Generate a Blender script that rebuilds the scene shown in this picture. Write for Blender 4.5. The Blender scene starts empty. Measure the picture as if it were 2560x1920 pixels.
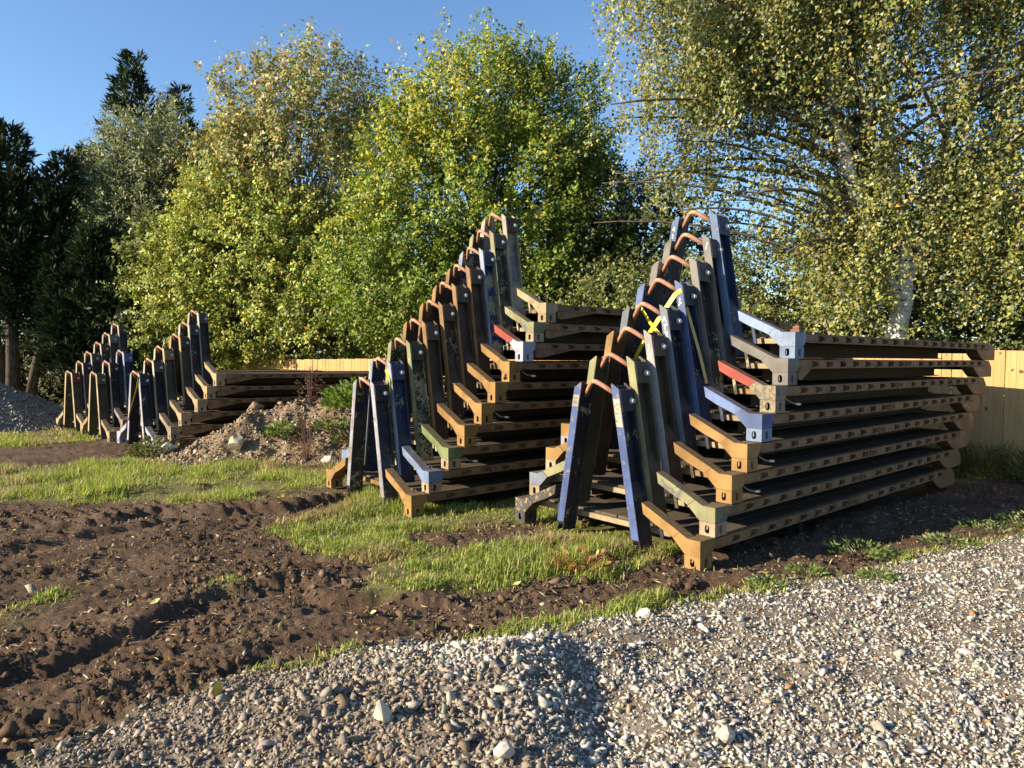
import bpy, math, random
import numpy as np
from mathutils import Matrix, Vector

# ------------------------------------------------------------------ camera, world, sun, exposure
S = bpy.context.scene
COL = S.collection
RNG = np.random.default_rng(7)

cam_data = bpy.data.cameras.new('camera')
cam = bpy.data.objects.new('camera', cam_data)
COL.objects.link(cam)
cam_data.sensor_width = 36.0
cam_data.lens = 1795.16 / 2560 * 36
cam_data.clip_start = 0.1
cam_data.clip_end = 1500
cam.matrix_world = (Matrix.Translation((0, 0, 1.8676))
                    @ Matrix.Rotation(math.pi / 2 - 0.0432, 4, 'X')
                    @ Matrix.Rotation(0.0066, 4, 'Z'))
S.camera = cam

SUN_AZ, SUN_EL = math.radians(-111), math.radians(21)
SUN_DIR = Vector((math.sin(SUN_AZ) * math.cos(SUN_EL), math.cos(SUN_AZ) * math.cos(SUN_EL), math.sin(SUN_EL)))
world = bpy.data.worlds.new('World')
S.world = world
world.use_nodes = True
wn = world.node_tree
wn.nodes.clear()
wo = wn.nodes.new('ShaderNodeOutputWorld')
wb = wn.nodes.new('ShaderNodeBackground')
ws = wn.nodes.new('ShaderNodeTexSky')
ws.sky_type = 'NISHITA'
ws.sun_disc = False
ws.sun_elevation = SUN_EL
ws.sun_rotation = SUN_AZ
ws.air_density = 1.0
ws.dust_density = 0.3
ws.ozone_density = 4.5
wb.inputs['Strength'].default_value = 0.10
wn.links.new(ws.outputs[0], wb.inputs[0])
wn.links.new(wb.outputs[0], wo.inputs[0])

sun_data = bpy.data.lights.new('sun', 'SUN')
sun_data.energy = 5.0
sun_data.angle = math.radians(0.5)
sun_data.color = (1.0, 0.85, 0.64)
sun = bpy.data.objects.new('sun', sun_data)
COL.objects.link(sun)
sun.rotation_euler = SUN_DIR.to_track_quat('Z', 'Y').to_euler()

S.view_settings.view_transform = 'Standard'
S.view_settings.look = 'None'
S.view_settings.exposure = 1.28
S.view_settings.gamma = 1.0
S.view_settings.use_curve_mapping = False

# ------------------------------------------------------------------ numpy helpers
def _hash(ix, iy, seed):
    h = (ix * 374761393 + iy * 668265263 + seed * 982451653) & 0xFFFFFFFF
    h = ((h ^ (h >> 13)) * 1274126177) & 0xFFFFFFFF
    h = h ^ (h >> 16)
    return (h & 0xFFFFFF) / float(0xFFFFFF)

def noise2(x, y, seed=0):
    xi = np.floor(x).astype(np.int64); yi = np.floor(y).astype(np.int64)
    fx = x - xi; fy = y - yi
    fx = fx * fx * fx * (fx * (fx * 6 - 15) + 10); fy = fy * fy * fy * (fy * (fy * 6 - 15) + 10)
    a = _hash(xi, yi, seed); b = _hash(xi + 1, yi, seed); c = _hash(xi, yi + 1, seed); d = _hash(xi + 1, yi + 1, seed)
    return (a * (1 - fx) + b * fx) * (1 - fy) + (c * (1 - fx) + d * fx) * fy * 1.0

def fbm(x, y, seed=0, octv=4, gain=0.5):
    v = 0; a = 1; t = 0
    for i in range(octv):
        v = v + a * noise2(x * 2 ** i + 17.3 * i, y * 2 ** i - 9.1 * i, seed + i)
        t += a; a *= gain
    return v / t

def seg_dist(x, y, pts, closed=False):
    """distance to a polyline, plus signed side of the nearest segment"""
    best = np.full(x.shape, 1e9); side = np.zeros(x.shape)
    n = len(pts)
    for i in range(n if closed else n - 1):
        ax, ay = pts[i]; bx, by = pts[(i + 1) % n]
        dx, dy = bx - ax, by - ay
        t = np.clip(((x - ax) * dx + (y - ay) * dy) / (dx * dx + dy * dy + 1e-12), 0, 1)
        d = np.hypot(x - ax - t * dx, y - ay - t * dy)
        m = d < best
        best = np.where(m, d, best)
        side = np.where(m, np.sign(dx * (y - ay) - dy * (x - ax)), side)
    return best, side

def poly_sd(x, y, pts):
    """positive inside"""
    d, _ = seg_dist(x, y, pts, True)
    ins = np.zeros(x.shape, bool)
    n = len(pts)
    for i in range(n):
        ax, ay = pts[i]; bx, by = pts[(i + 1) % n]
        c = ((ay > y) != (by > y)) & (x < (bx - ax) * (y - ay) / (by - ay + 1e-12) + ax)
        ins ^= c
    return np.where(ins, d, -d)

def sstep(a, b, v):
    t = np.clip((v - a) / (b - a), 0, 1)
    return t * t * (3 - 2 * t)

def mesh_np(name, verts, faces_list, col=None, smooth=False):
    """verts (N,3); faces_list: list of (M,k) int arrays"""
    me = bpy.data.meshes.new(name)
    verts = np.ascontiguousarray(verts, np.float32)
    me.vertices.add(len(verts)); me.vertices.foreach_set('co', verts.ravel())
    nl = sum(f.size for f in faces_list); nf = sum(len(f) for f in faces_list)
    me.loops.add(nl); me.polygons.add(nf)
    me.loops.foreach_set('vertex_index', np.concatenate([f.ravel() for f in faces_list]).astype(np.int32))
    starts = []; o = 0
    for f in faces_list:
        k = f.shape[1]; starts.append(o + np.arange(len(f)) * k); o += f.size
    me.polygons.foreach_set('loop_start', np.concatenate(starts).astype(np.int32))
    if smooth:
        me.polygons.foreach_set('use_smooth', np.ones(nf, bool))
    me.update(calc_edges=True)
    if col is not None:
        at = me.attributes.new('tint', 'FLOAT_COLOR', 'POINT')
        c = np.ones((len(verts), 4), np.float32); c[:, :3] = col
        at.data.foreach_set('color', c.ravel())
    return me

class MB:
    """collects prisms and tubes into one mesh"""
    def __init__(self): self.v = []; self.f = []
    def add(self, vs, fs):
        o = len(self.v); self.v += [tuple(p) for p in vs]; self.f += [tuple(i + o for i in f) for f in fs]; return self
    def box(self, a, b):
        (x0, y0, z0), (x1, y1, z1) = a, b
        return self.add([(x0,y0,z0),(x1,y0,z0),(x1,y1,z0),(x0,y1,z0),(x0,y0,z1),(x1,y0,z1),(x1,y1,z1),(x0,y1,z1)],
                        [(0,3,2,1),(4,5,6,7),(0,1,5,4),(1,2,6,5),(2,3,7,6),(3,0,4,7)])
    def prism(self, poly, axis, a, b):
        """poly: 2D points in the two other axes (axis 0: (y,z); 1: (x,z); 2: (x,y)) extruded from a to b"""
        def P(p, t):
            if axis == 0: return (t, p[0], p[1])
            if axis == 1: return (p[0], t, p[1])
            return (p[0], p[1], t)
        n = len(poly)
        vs = [P(p, a) for p in poly] + [P(p, b) for p in poly]
        fs = [tuple(range(n))[::-1], tuple(range(n, 2 * n))] + [(i, (i + 1) % n, n + (i + 1) % n, n + i) for i in range(n)]
        return self.add(vs, fs)
    def tube(self, pts, r, n=8, r2=None, cap=True):
        pts = [Vector(p) for p in pts]; m = len(pts)
        rs = [r + (((r2 if r2 is not None else r) - r) * i / (m - 1)) for i in range(m)]
        vs = []; up = None
        for i, p in enumerate(pts):
            d = (pts[min(i + 1, m - 1)] - pts[max(i - 1, 0)]).normalized()
            if up is None:
                up = d.orthogonal().normalized()
            up = (up - d * up.dot(d)).normalized(); w = d.cross(up)
            for k in range(n):
                a = 2 * math.pi * k / n
                vs.append(p + (up * math.cos(a) + w * math.sin(a)) * rs[i])
        fs = [(i * n + k, i * n + (k + 1) % n, (i + 1) * n + (k + 1) % n, (i + 1) * n + k) for i in range(m - 1) for k in range(n)]
        if cap: fs += [tuple(range(n))[::-1], tuple(range((m - 1) * n, m * n))]
        return self.add(vs, fs)
    def mirror(self, c):
        """mirrored about y = c"""
        m = MB(); m.v = [(x, 2 * c - y, z) for x, y, z in self.v]; m.f = [f[::-1] for f in self.f]; return m
    def mesh(self, name, bevel=0.0, smooth=False):
        import bmesh
        me = bpy.data.meshes.new(name)
        me.from_pydata(self.v, [], self.f)
        bm = bmesh.new(); bm.from_mesh(me)
        bmesh.ops.recalc_face_normals(bm, faces=bm.faces)
        if bevel:
            es = [e for e in bm.edges if len(e.link_faces) == 2 and e.calc_face_angle(0) > 0.6]
            bmesh.ops.bevel(bm, geom=es, offset=bevel, segments=1, affect='EDGES', clamp_overlap=True)
        bm.to_mesh(me); bm.free()
        if smooth:
            for p in me.polygons: p.use_smooth = True
        return me

def add_obj(name, me, mat=None, parent=None):
    o = bpy.data.objects.new(name, me)
    COL.objects.link(o)
    if mat is not None:
        if me.materials:
            if me.materials[0] is not mat:
                o.material_slots[0].link = 'OBJECT'; o.material_slots[0].material = mat
        else:
            me.materials.append(mat)
    if parent is not None: o.parent = parent
    return o

def tag(o, label=None, cat=None, group=None, kind=None):
    if label: o['label'] = label
    if cat: o['category'] = cat
    if group: o['group'] = group
    if kind: o['kind'] = kind
    return o

def empty(name, loc, rot=(0, 0, 0)):
    o = bpy.data.objects.new(name, None); COL.objects.link(o)
    o.location = loc; o.rotation_euler = rot; o.empty_display_size = 0.2
    return o

# ------------------------------------------------------------------ materials
class NT:
    def __init__(self, name):
        self.m = bpy.data.materials.new(name); self.m.use_nodes = True
        self.t = self.m.node_tree; self.t.nodes.clear()
        self.out = self.n('ShaderNodeOutputMaterial')
    def n(self, ty, **kw):
        nd = self.t.nodes.new(ty)
        for k, v in kw.items():
            if isinstance(v, (int, float, tuple, list)) and k in nd.inputs: nd.inputs[k].default_value = v
            else: setattr(nd, k, v)
        return nd
    def l(self, a, b): self.t.links.new(a, b)
    def noise(self, vec, scale, detail=4, rough=0.6, dist=0.0):
        nd = self.n('ShaderNodeTexNoise'); nd.inputs['Scale'].default_value = scale
        nd.inputs['Detail'].default_value = detail; nd.inputs['Roughness'].default_value = rough
        nd.inputs['Distortion'].default_value = dist
        if vec is not None: self.l(vec, nd.inputs['Vector'])
        return nd.outputs['Fac']
    def ramp(self, fac, a, b):
        nd = self.n('ShaderNodeMapRange'); nd.interpolation_type = 'SMOOTHSTEP'
        nd.inputs['From Min'].default_value = a; nd.inputs['From Max'].default_value = b
        self.l(fac, nd.inputs['Value']); return nd.outputs['Result']
    def mix(self, fac, a, b):
        nd = self.n('ShaderNodeMix'); nd.data_type = 'RGBA'
        for sock, v in ((nd.inputs[0], fac), (nd.inputs[6], a), (nd.inputs[7], b)):
            if isinstance(v, (int, float)): sock.default_value = v
            elif isinstance(v, tuple): sock.default_value = (v + (1,))[:4]
            else: self.l(v, sock)
        return nd.outputs[2]
    def math(self, op, a, b=None):
        nd = self.n('ShaderNodeMath'); nd.operation = op
        for i, v in enumerate((a, b)):
            if v is None: continue
            if isinstance(v, (int, float)): nd.inputs[i].default_value = v
            else: self.l(v, nd.inputs[i])
        return nd.outputs[0]
    def bsdf(self, col, rough=0.6, spec=0.4, metal=0.0, bump=None, bstr=0.3, bdist=0.01):
        b = self.n('ShaderNodeBsdfPrincipled')
        if isinstance(col, tuple): b.inputs['Base Color'].default_value = (col + (1,))[:4]
        else: self.l(col, b.inputs['Base Color'])
        if isinstance(rough, (int, float)): b.inputs['Roughness'].default_value = rough
        else: self.l(rough, b.inputs['Roughness'])
        b.inputs['Specular IOR Level'].default_value = spec
        b.inputs['Metallic'].default_value = metal
        if bump is not None:
            bn = self.n('ShaderNodeBump'); bn.inputs['Strength'].default_value = bstr; bn.inputs['Distance'].default_value = bdist
            self.l(bump, bn.inputs['Height']); self.l(bn.outputs[0], b.inputs['Normal'])
        return b
    def done(self, sh): self.l(sh.outputs[0], self.out.inputs['Surface']); return self.m
    def coords(self):
        """object coordinates shifted per object so copies differ"""
        tc = self.n('ShaderNodeTexCoord'); oi = self.n('ShaderNodeObjectInfo')
        mu = self.n('ShaderNodeMath'); mu.operation = 'MULTIPLY'; mu.inputs[1].default_value = 37.0
        self.l(oi.outputs['Random'], mu.inputs[0])
        cx = self.n('ShaderNodeCombineXYZ')
        for i in range(3): self.l(mu.outputs[0], cx.inputs[i])
        va = self.n('ShaderNodeVectorMath'); va.operation = 'ADD'
        self.l(tc.outputs['Object'], va.inputs[0]); self.l(cx.outputs[0], va.inputs[1])
        return va.outputs[0]

RUST = (0.10, 0.045, 0.02)
DIRT = (0.06, 0.045, 0.03)
_paints = {}
PAINT_K = (0.60, 0.56, 0.54)
def paint(base, second=None, amount=0.5, rust=0.12, lichen=0.0, topdirt=0.75, scale=5.0, name=None, lichen_col=(0.33, 0.25, 0.07)):
    """weathered paint: base coat, patches of a second coat, rust chips, lichen, dirt lying on upward faces"""
    key = (base, second, amount, rust, lichen, topdirt, scale, lichen_col)
    if key in _paints: return _paints[key]
    base = tuple(c * k for c, k in zip(base, PAINT_K))
    if second: second = tuple(c * k for c, k in zip(second, PAINT_K))
    n = NT(name or 'weathered_paint')
    v = n.coords()
    fade = n.noise(v, 3.0, 5, 0.6)
    dark = tuple(c * 0.72 for c in base); lite = tuple(min(1, c * 1.22 + 0.008) for c in base)
    col = n.mix(n.ramp(fade, 0.3, 0.7), dark, lite)
    if second:
        f = n.noise(v, scale, 6, 0.65, 0.4)
        t = 0.5 + (0.5 - amount) * 0.42
        col = n.mix(n.ramp(f, t - 0.015, t + 0.015), col, second)
    # streaks of grime
    mp = n.n('ShaderNodeMapping'); mp.inputs['Scale'].default_value = (14, 14, 1.6); n.l(v, mp.inputs['Vector'])
    st = n.noise(mp.outputs[0], 1.6, 5, 0.65)
    col = n.mix(n.math('MULTIPLY', n.ramp(st, 0.5, 0.78), 0.5), col, tuple(c * 0.45 + 0.012 for c in base))
    if rust:
        r = n.noise(v, 38.0, 5, 0.7); r2 = n.noise(v, 5.5, 4, 0.6)
        rr = n.math('ADD', n.math('MULTIPLY', r, 0.55), n.math('MULTIPLY', r2, 0.45))
        th = 0.66 - rust * 0.6
        col = n.mix(n.math('MULTIPLY', n.ramp(rr, th, th + 0.03), 0.85), col, n.mix(n.noise(v, 60, 3), RUST, (0.16, 0.08, 0.04)))
    if lichen:
        a = n.noise(v, 26.0, 4, 0.7, 0.6); b = n.noise(v, 4.0, 3, 0.5)
        aa = n.math('ADD', n.math('MULTIPLY', a, 0.5), n.math('MULTIPLY', b, 0.5))
        th = 0.62 - lichen * 0.25
        col = n.mix(n.ramp(aa, th, th + 0.02), col, n.mix(n.noise(v, 50, 2), lichen_col, (0.30, 0.30, 0.24)))
    # wear along the edges
    bv = n.n('ShaderNodeBevel'); bv.samples = 4; bv.inputs['Radius'].default_value = 0.010
    ge = n.n('ShaderNodeNewGeometry'); dp = n.n('ShaderNodeVectorMath'); dp.operation = 'DOT_PRODUCT'
    n.l(bv.outputs[0], dp.inputs[0]); n.l(ge.outputs['Normal'], dp.inputs[1])
    edge = n.ramp(dp.outputs['Value'], 0.985, 0.90)
    wn_ = n.ramp(n.noise(v, 17.0, 5, 0.75), 0.46, 0.56)
    col = n.mix(n.math('MULTIPLY', n.math('MULTIPLY', edge, wn_), 0.9), col, n.mix(n.noise(v, 60, 3), RUST, (0.17, 0.12, 0.08)))
    # mud splashes and scuffs
    sp = n.noise(v, 8.5, 6, 0.78, 0.8)
    col = n.mix(n.math('MULTIPLY', n.ramp(sp, 0.60, 0.72), 0.55), col, (0.12, 0.085, 0.055))
    g = n.n('ShaderNodeNewGeometry'); sx = n.n('ShaderNodeSeparateXYZ'); n.l(g.outputs['Normal'], sx.inputs[0])
    up = n.ramp(sx.outputs['Z'], 0.35, 0.8)
    dn = n.ramp(n.noise(v, 18, 5, 0.7), 0.25, 0.55)
    col = n.mix(n.math('MULTIPLY', n.math('MULTIPLY', up, dn), topdirt), col, n.mix(n.noise(v, 45, 4), DIRT, (0.13, 0.10, 0.06)))
    bh = n.noise(v, 90, 4, 0.7)
    _paints[key] = n.done(n.bsdf(col, 0.62, 0.3, bump=bh, bstr=0.22, bdist=0.004))
    return _paints[key]

TAN = (0.38, 0.225, 0.063); TAN2 = (0.33, 0.20, 0.065); BLUE = (0.075, 0.135, 0.35); LBLUE = (0.20, 0.30, 0.48); OLIVE = (0.31, 0.315, 0.16)
GREEN = (0.19, 0.25, 0.10); GREY = (0.20, 0.20, 0.18); DGREY = (0.075, 0.075, 0.075); CREAM = (0.44, 0.36, 0.20); RED = (0.46, 0.085, 0.055)
WGREY = (0.37, 0.38, 0.39); BROWN = (0.085, 0.055, 0.030); NAVY = (0.014, 0.019, 0.040); BLACK = (0.025, 0.024, 0.024); SAND = (0.42, 0.30, 0.15)
PINKGREY = (0.34, 0.27, 0.22)

def mat_steel_rail():
    n = NT('brown_rail_paint'); v = n.coords()
    col = n.mix(n.ramp(n.noise(v, 4, 5, 0.65), 0.35, 0.65), (0.215, 0.125, 0.058), (0.135, 0.082, 0.042))
    r = n.noise(v, 16, 6, 0.7)
    col = n.mix(n.ramp(r, 0.56, 0.66), col, (0.10, 0.04, 0.02))
    col = n.mix(n.ramp(n.noise(v, 30, 3, 0.7), 0.66, 0.7), col, (0.30, 0.24, 0.17))
    return n.done(n.bsdf(col, 0.7, 0.25, bump=r, bstr=0.3, bdist=0.006))
def mat_wood_deck():
    n = NT('weathered_deck_wood'); v = n.coords()
    mp = n.n('ShaderNodeMapping'); mp.inputs['Scale'].default_value = (1.2, 22, 22); n.l(v, mp.inputs['Vector'])
    g = n.noise(mp.outputs[0], 2.0, 6, 0.7)
    col = n.mix(g, (0.055, 0.042, 0.03), (0.125, 0.102, 0.074))
    col = n.mix(n.ramp(n.noise(v, 7, 4), 0.5, 0.75), col, (0.06, 0.045, 0.028))
    return n.done(n.bsdf(col, 0.85, 0.15, bump=g, bstr=0.5, bdist=0.006))
def mat_rusty_bar():
    n = NT('rusty_bar'); v = n.coords()
    a = n.noise(v, 22, 6, 0.7)
    col = n.mix(n.ramp(a, 0.3, 0.7), (0.34, 0.13, 0.065), (0.40, 0.24, 0.16))
    return n.done(n.bsdf(col, 0.5, 0.4, bump=a, bstr=0.3, bdist=0.004))
M_RAIL = mat_steel_rail(); M_DECK = mat_wood_deck(); M_BAR = mat_rusty_bar()
def simple(name, col, rough=0.6, spec=0.3, sc=20, var=0.25, bump=0.2):
    n = NT(name); v = n.coords(); a = n.noise(v, sc, 5, 0.65)
    c = n.mix(a, tuple(x * (1 - var) for x in col), tuple(min(1, x * (1 + var)) for x in col))
    return n.done(n.bsdf(c, rough, spec, bump=a, bstr=bump, bdist=0.004))
M_STEEL = simple('worn_bolt_steel', (0.42, 0.40, 0.37), 0.4, 0.5)
M_BEAM = simple('dark_beam_paint', (0.075, 0.055, 0.035), 0.75)
M_WHITEPAINT = simple('white_lettering_paint', (0.72, 0.70, 0.64), 0.6)
M_CREAMPAINT = simple('yellowed_lettering_paint', (0.62, 0.50, 0.30), 0.6)
M_TAPE = simple('yellow_tape', (0.80, 0.62, 0.03), 0.35, 0.5, 12, 0.15)
M_TAPE_OLD = simple('dirty_tape', (0.42, 0.30, 0.08), 0.5, 0.4, 12, 0.3)
M_HANDLE = simple('handle_steel', (0.22, 0.17, 0.13), 0.5)
M_HANDLE_TIP = simple('handle_tip', (0.62, 0.58, 0.46), 0.5)

# ------------------------------------------------------------------ ground: relief and cover
D1 = [(-11.27, 15.75), (-10.4, 16.3), (-9.76, 17.02), (-8.26, 16.44), (-7.19, 15.1), (-7.31, 14.01), (-7.93, 12.8), (-8.93, 12.47), (-10.26, 12.11), (-13.06, 15.44)]
D2 = [(-8.65, 9.48), (-6.87, 9.57), (-5.94, 9.38), (-4.97, 9.5), (-4.02, 9.31), (-2.84, 9.42), (-2.26, 9.56), (-2.02, 9.03), (-2.53, 8.55), (-2.57, 7.84), (-2.13, 7.04), (-1.46, 6.53), (-1.13, 6.35), (-1.27, 5.82), (-1.08, 5.47), (-0.3, 5.56), (0.1, 5.91), (0.79, 6.16), (1.42, 6.69), (1.71, 6.6), (2.17, 7.29), (4.01, 8.87), (6.49, 10.47), (9.07, 11.7), (9.04, 9.98), (5.13, 7.11), (3.83, 6.55), (3.0, 6.0), (1.62, 5.43), (0.44, 4.84), (-0.01, 4.53), (-1.08, 4.11), (-1.8, 3.53), (-1.99, 2.72), (-2.64, 2.0), (-9.23, 3.52)]
D3 = [(-1.45, 7.6), (-1.03, 7.79), (-0.02, 7.87), (0.5, 7.97), (0.36, 7.25), (-0.1, 6.73), (-0.93, 7.01)]
T1 = [(-2.53, 5.75), (-2.33, 6.12), (-2.16, 5.72), (-2.42, 5.58)]
T2 = [(-3.85, 5.05), (-3.75, 5.34), (-3.56, 5.6), (-3.4, 5.23), (-3.5, 4.85)]
T3 = [(-0.06, 4.45), (0.65, 5.01), (1.15, 5.39), (1.15, 5.14), (0.45, 4.67), (0.14, 4.4)]
T4 = [(0.8, 6.25), (1.47, 6.69), (1.09, 6.04), (0.52, 5.8)]
GR = [(-2.45, 2.85), (-2.05, 3.40), (-1.68, 3.85), (-1.49, 4.17), (-1.1, 4.17), (-0.6, 4.5), (-0.01, 4.55), (0.44, 4.86), (1.2, 5.29), (1.62, 5.43), (2.19, 5.62), (3.03, 6.06), (3.87, 6.63), (5.2, 7.2), (8.47, 8.71), (14.7, 9.3), (16, -12), (-3.0, -12), (-2.6, 1.0)]
BANK = [(-3.3, 3.95), (-3.09, 4.26), (-2.83, 4.54), (-2.62, 4.98), (-2.42, 5.5), (-2.04, 5.74), (-1.76, 5.83), (-1.23, 5.5), (-0.71, 5.38)]
RIDGE2 = [(-4.86, 8.26), (-4.25, 8.69), (-3.6, 8.86), (-2.97, 9.04), (-2.47, 9.41)]
RIDGE3 = [(-5.36, 6.8), (-5.06, 7.04), (-4.74, 7.39), (-4.19, 8.0)]
RIDGE4 = [(-2.8, 3.4), (-2.61, 3.59), (-2.35, 3.79), (-2.09, 4.12), (-1.7, 4.45)]
RIDGE5 = [(-5.69, 9.69), (-5.29, 10.12), (-4.6, 10.35)]
TYRE = [(-7.4, 7.7), (-5.4, 8.5), (-4.2, 9.2), (-3.2, 9.35)]

def cover(x, y):
    """0..1 amounts of bare soil and gravel (the rest is grass)"""
    wob = (fbm(x * 2.1, y * 2.1, 3, 4) - 0.5) * 0.7 + (fbm(x * 9, y * 9, 5, 3) - 0.5) * 0.25
    dirt = np.maximum(poly_sd(x, y, D1), np.maximum(poly_sd(x, y, D2), poly_sd(x, y, D3) - 0.05))
    near = sstep(40, 20, np.hypot(x, y))
    for T in (T1, T2, T3, T4):
        dirt = np.minimum(dirt, -poly_sd(x, y, T) + 0.02)
    d = sstep(-0.14, 0.14, dirt + wob * 0.55) * near
    patch = sstep(0.66, 0.72, fbm(x * 0.9, y * 0.9, 41, 4)) * sstep(16, 12, y)
    d = np.maximum(d, patch * 0.8 * near)
    sg = poly_sd(x, y, GR)
    g = sstep(-0.22, 0.16, sg + wob * 0.55)
    d = np.maximum(d, sstep(-0.75, -0.45, sg) * sstep(5.0, 4.4, y) * sstep(0.3, -0.1, x) * near)
    return d * (1 - g), g

def plane_z(x, y):
    r = np.clip(np.hypot(x, y), 0, 60) / np.maximum(np.hypot(x, y), 1e-6)
    return 0.014 * (x * r - 1.62) - 0.0095 * (y * r - 6.07)

def height(x, y):
    x = np.asarray(x, float); y = np.asarray(y, float)
    d, g = cover(x, y)
    r = np.hypot(x, y)
    z = plane_z(x, y)
    z = z + (fbm(x * 0.55, y * 0.55, 11, 3) - 0.5) * 0.06
    z = z + 0.035 * np.exp(-((x + 7) ** 2 + (y - 14.2) ** 2) / 3.0)
    # soil: lumps, clods and smears
    lump = fbm(x * 3.2 - 1.1 * y, y * 4.6 - 1.2 * x, 21, 5, 0.62)
    crumb = sstep(0.42, 0.66, fbm(x * 1.3, y * 1.3, 23, 3))
    streak = fbm(x * 3.0 + y * 1.0, (y * 0.94 - x * 0.34) * 13, 25, 4, 0.6)
    z = z + d * ((lump - 0.5) * 0.07 + (streak - 0.5) * 0.045 + ((fbm(x * 11, y * 11, 27, 4, 0.7) - 0.5) * 0.085 + (fbm(x * 30, y * 30, 29, 2, 0.7) - 0.5) * 0.05) * (0.45 + 0.8 * crumb) - 0.015)
    z = z + (1 - d) * (1 - g) * (fbm(x * 3, y * 3, 31, 3) - 0.5) * 0.05
    # machine ruts: a raised lip that drops away towards the camera
    for L, hh, w in ((BANK, 0.062, 0.24), (RIDGE2, 0.09, 0.28), (RIDGE3, 0.05, 0.26), (RIDGE4, 0.025, 0.2), (RIDGE5, 0.07, 0.28)):
        dd, sd = seg_dist(x, y, L)
        s = dd * sd + (fbm(x * 2.2, y * 2.2, 51, 3, 0.5) - 0.5) * 0.34
        prof = np.where(s > 0, np.exp(-(s / (w * 1.2)) ** 2), np.exp(-(s / (w * 0.42)) ** 2)) - 0.55 * np.exp(-((s + w * 0.75) / (w * 0.5)) ** 2)
        ends = sstep(w * 2.5, w * 1.2, dd)
        z = z + hh * prof * ends
    dd, sd = seg_dist(x, y, TYRE)
    along = x * 0.93 + y * 0.37
    z = z + 0.016 * np.sin(along * 34 + dd * sd * 16) * sstep(0.62, 0.5, dd) * d
    # loose stone dumped at the edge of the track
    for (cx, cy, rx, ry, hh) in ((-0.45, 3.95, 0.75, 0.42, 0.11), (0.05, 4.0, 0.30, 0.34, 0.10), (-1.0, 3.5, 0.5, 0.3, 0.07), (0.20, 4.30, 0.3, 0.2, 0.05), (0.75, 4.75, 0.35, 0.15, 0.07), (-0.2, 3.2, 0.5, 0.22, 0.05)):
        z = z + hh * np.exp(-((x - cx) / rx) ** 2 - ((y - cy) / ry) ** 2)
    z = z - 0.10 * np.exp(-((x - 0.47) / 0.18) ** 2 - ((y - 3.62) / 0.36) ** 2)
    z = z + g * ((fbm(x * 5, y * 5, 61, 4) - 0.5) * 0.07)
    # spoil thrown up against the front corner of the nearest rack
    z = z + 0.05 * np.exp(-((x - 1.72) / 0.35) ** 2 - ((y - 5.97) / 0.16) ** 2)
    return z

def build_ground():
    th = np.concatenate([np.linspace(-math.pi, -0.80, 26)[:-1], np.arange(-0.80, 0.80, 0.0031), np.linspace(0.80, math.pi, 26)[:-1]])
    r = [1.3]
    while r[-1] < 11: r.append(r[-1] * 1.0062)
    while r[-1] < 42: r.append(r[-1] * 1.012)
    while r[-1] < 900: r.append(r[-1] * 1.16)
    r = np.array([0.05, 0.4, 0.9] + r)
    R, T = np.meshgrid(r, th, indexing='ij')
    X = (R * np.sin(T)).ravel(); Y = (R * np.cos(T)).ravel()
    Z = height(X, Y)
    nr, nt = len(r), len(th)
    i = np.arange(nr - 1)[:, None] * nt; j = np.arange(nt)[None, :]; j2 = (j + 1) % nt
    F = np.stack([i + j, i + j2, i + nt + j2, i + nt + j], -1).reshape(-1, 4)[:, ::-1]
    d, g = cover(X, Y)
    col = np.stack([d, g, np.zeros_like(d)], 1)
    me = mesh_np('ground', np.stack([X, Y, Z], 1), [F], col, smooth=True)
    n = NT('soil_grass_and_gravel')
    at = n.n('ShaderNodeAttribute'); at.attribute_name = 'tint'
    sx = n.n('ShaderNodeSeparateColor'); n.l(at.outputs['Color'], sx.inputs[0])
    tc = n.n('ShaderNodeTexCoord'); v = tc.outputs['Object']
    big = n.noise(v, 1.3, 5, 0.6); fine = n.noise(v, 26, 6, 0.7); mid = n.noise(v, 7, 5, 0.65)
    soil = n.mix(n.ramp(big, 0.35, 0.65), (0.098, 0.060, 0.037), (0.155, 0.102, 0.065))
    soil = n.mix(n.ramp(fine, 0.35, 0.7), n.mix(0.5, soil, (0.045, 0.027, 0.017)), soil)
    soil = n.mix(n.math('MULTIPLY', n.ramp(n.noise(v, 60, 4, 0.7), 0.60, 0.68), 0.6), soil, (0.22, 0.16, 0.10))
    grass = n.mix(n.ramp(mid, 0.3, 0.7), (0.10, 0.105, 0.032), (0.19, 0.17, 0.07))
    grass = n.mix(n.ramp(n.noise(v, 2.2, 5, 0.7), 0.58, 0.72), grass, (0.12, 0.09, 0.045))
    stone = n.mix(n.ramp(fine, 0.3, 0.7), (0.11, 0.088, 0.065), (0.30, 0.26, 0.205))
    col = n.mix(sx.outputs['Red'], grass, soil)
    col = n.mix(sx.outputs['Green'], col, n.mix(n.ramp(mid, 0.5, 0.66), stone, (0.12, 0.085, 0.055)))
    bh = n.math('ADD', n.math('MULTIPLY', fine, 0.6), n.math('MULTIPLY', n.noise(v, 90, 4, 0.7), 0.35))
    m = n.done(n.bsdf(col, 0.92, 0.15, bump=bh, bstr=0.9, bdist=0.05))
    o = add_obj('ground', me, m)
    tag(o, 'rutted brown soil and rough grass of the yard', None, None, 'structure')
build_ground()

# ------------------------------------------------------------------ flatracks
W = 2.438; C = W / 2
def inner(z): return 0.192 + (1.577 - z) * 0.1795      # half spacing of the hook frame's inner faces
def outer(z): return inner(z) + 0.092

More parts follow.
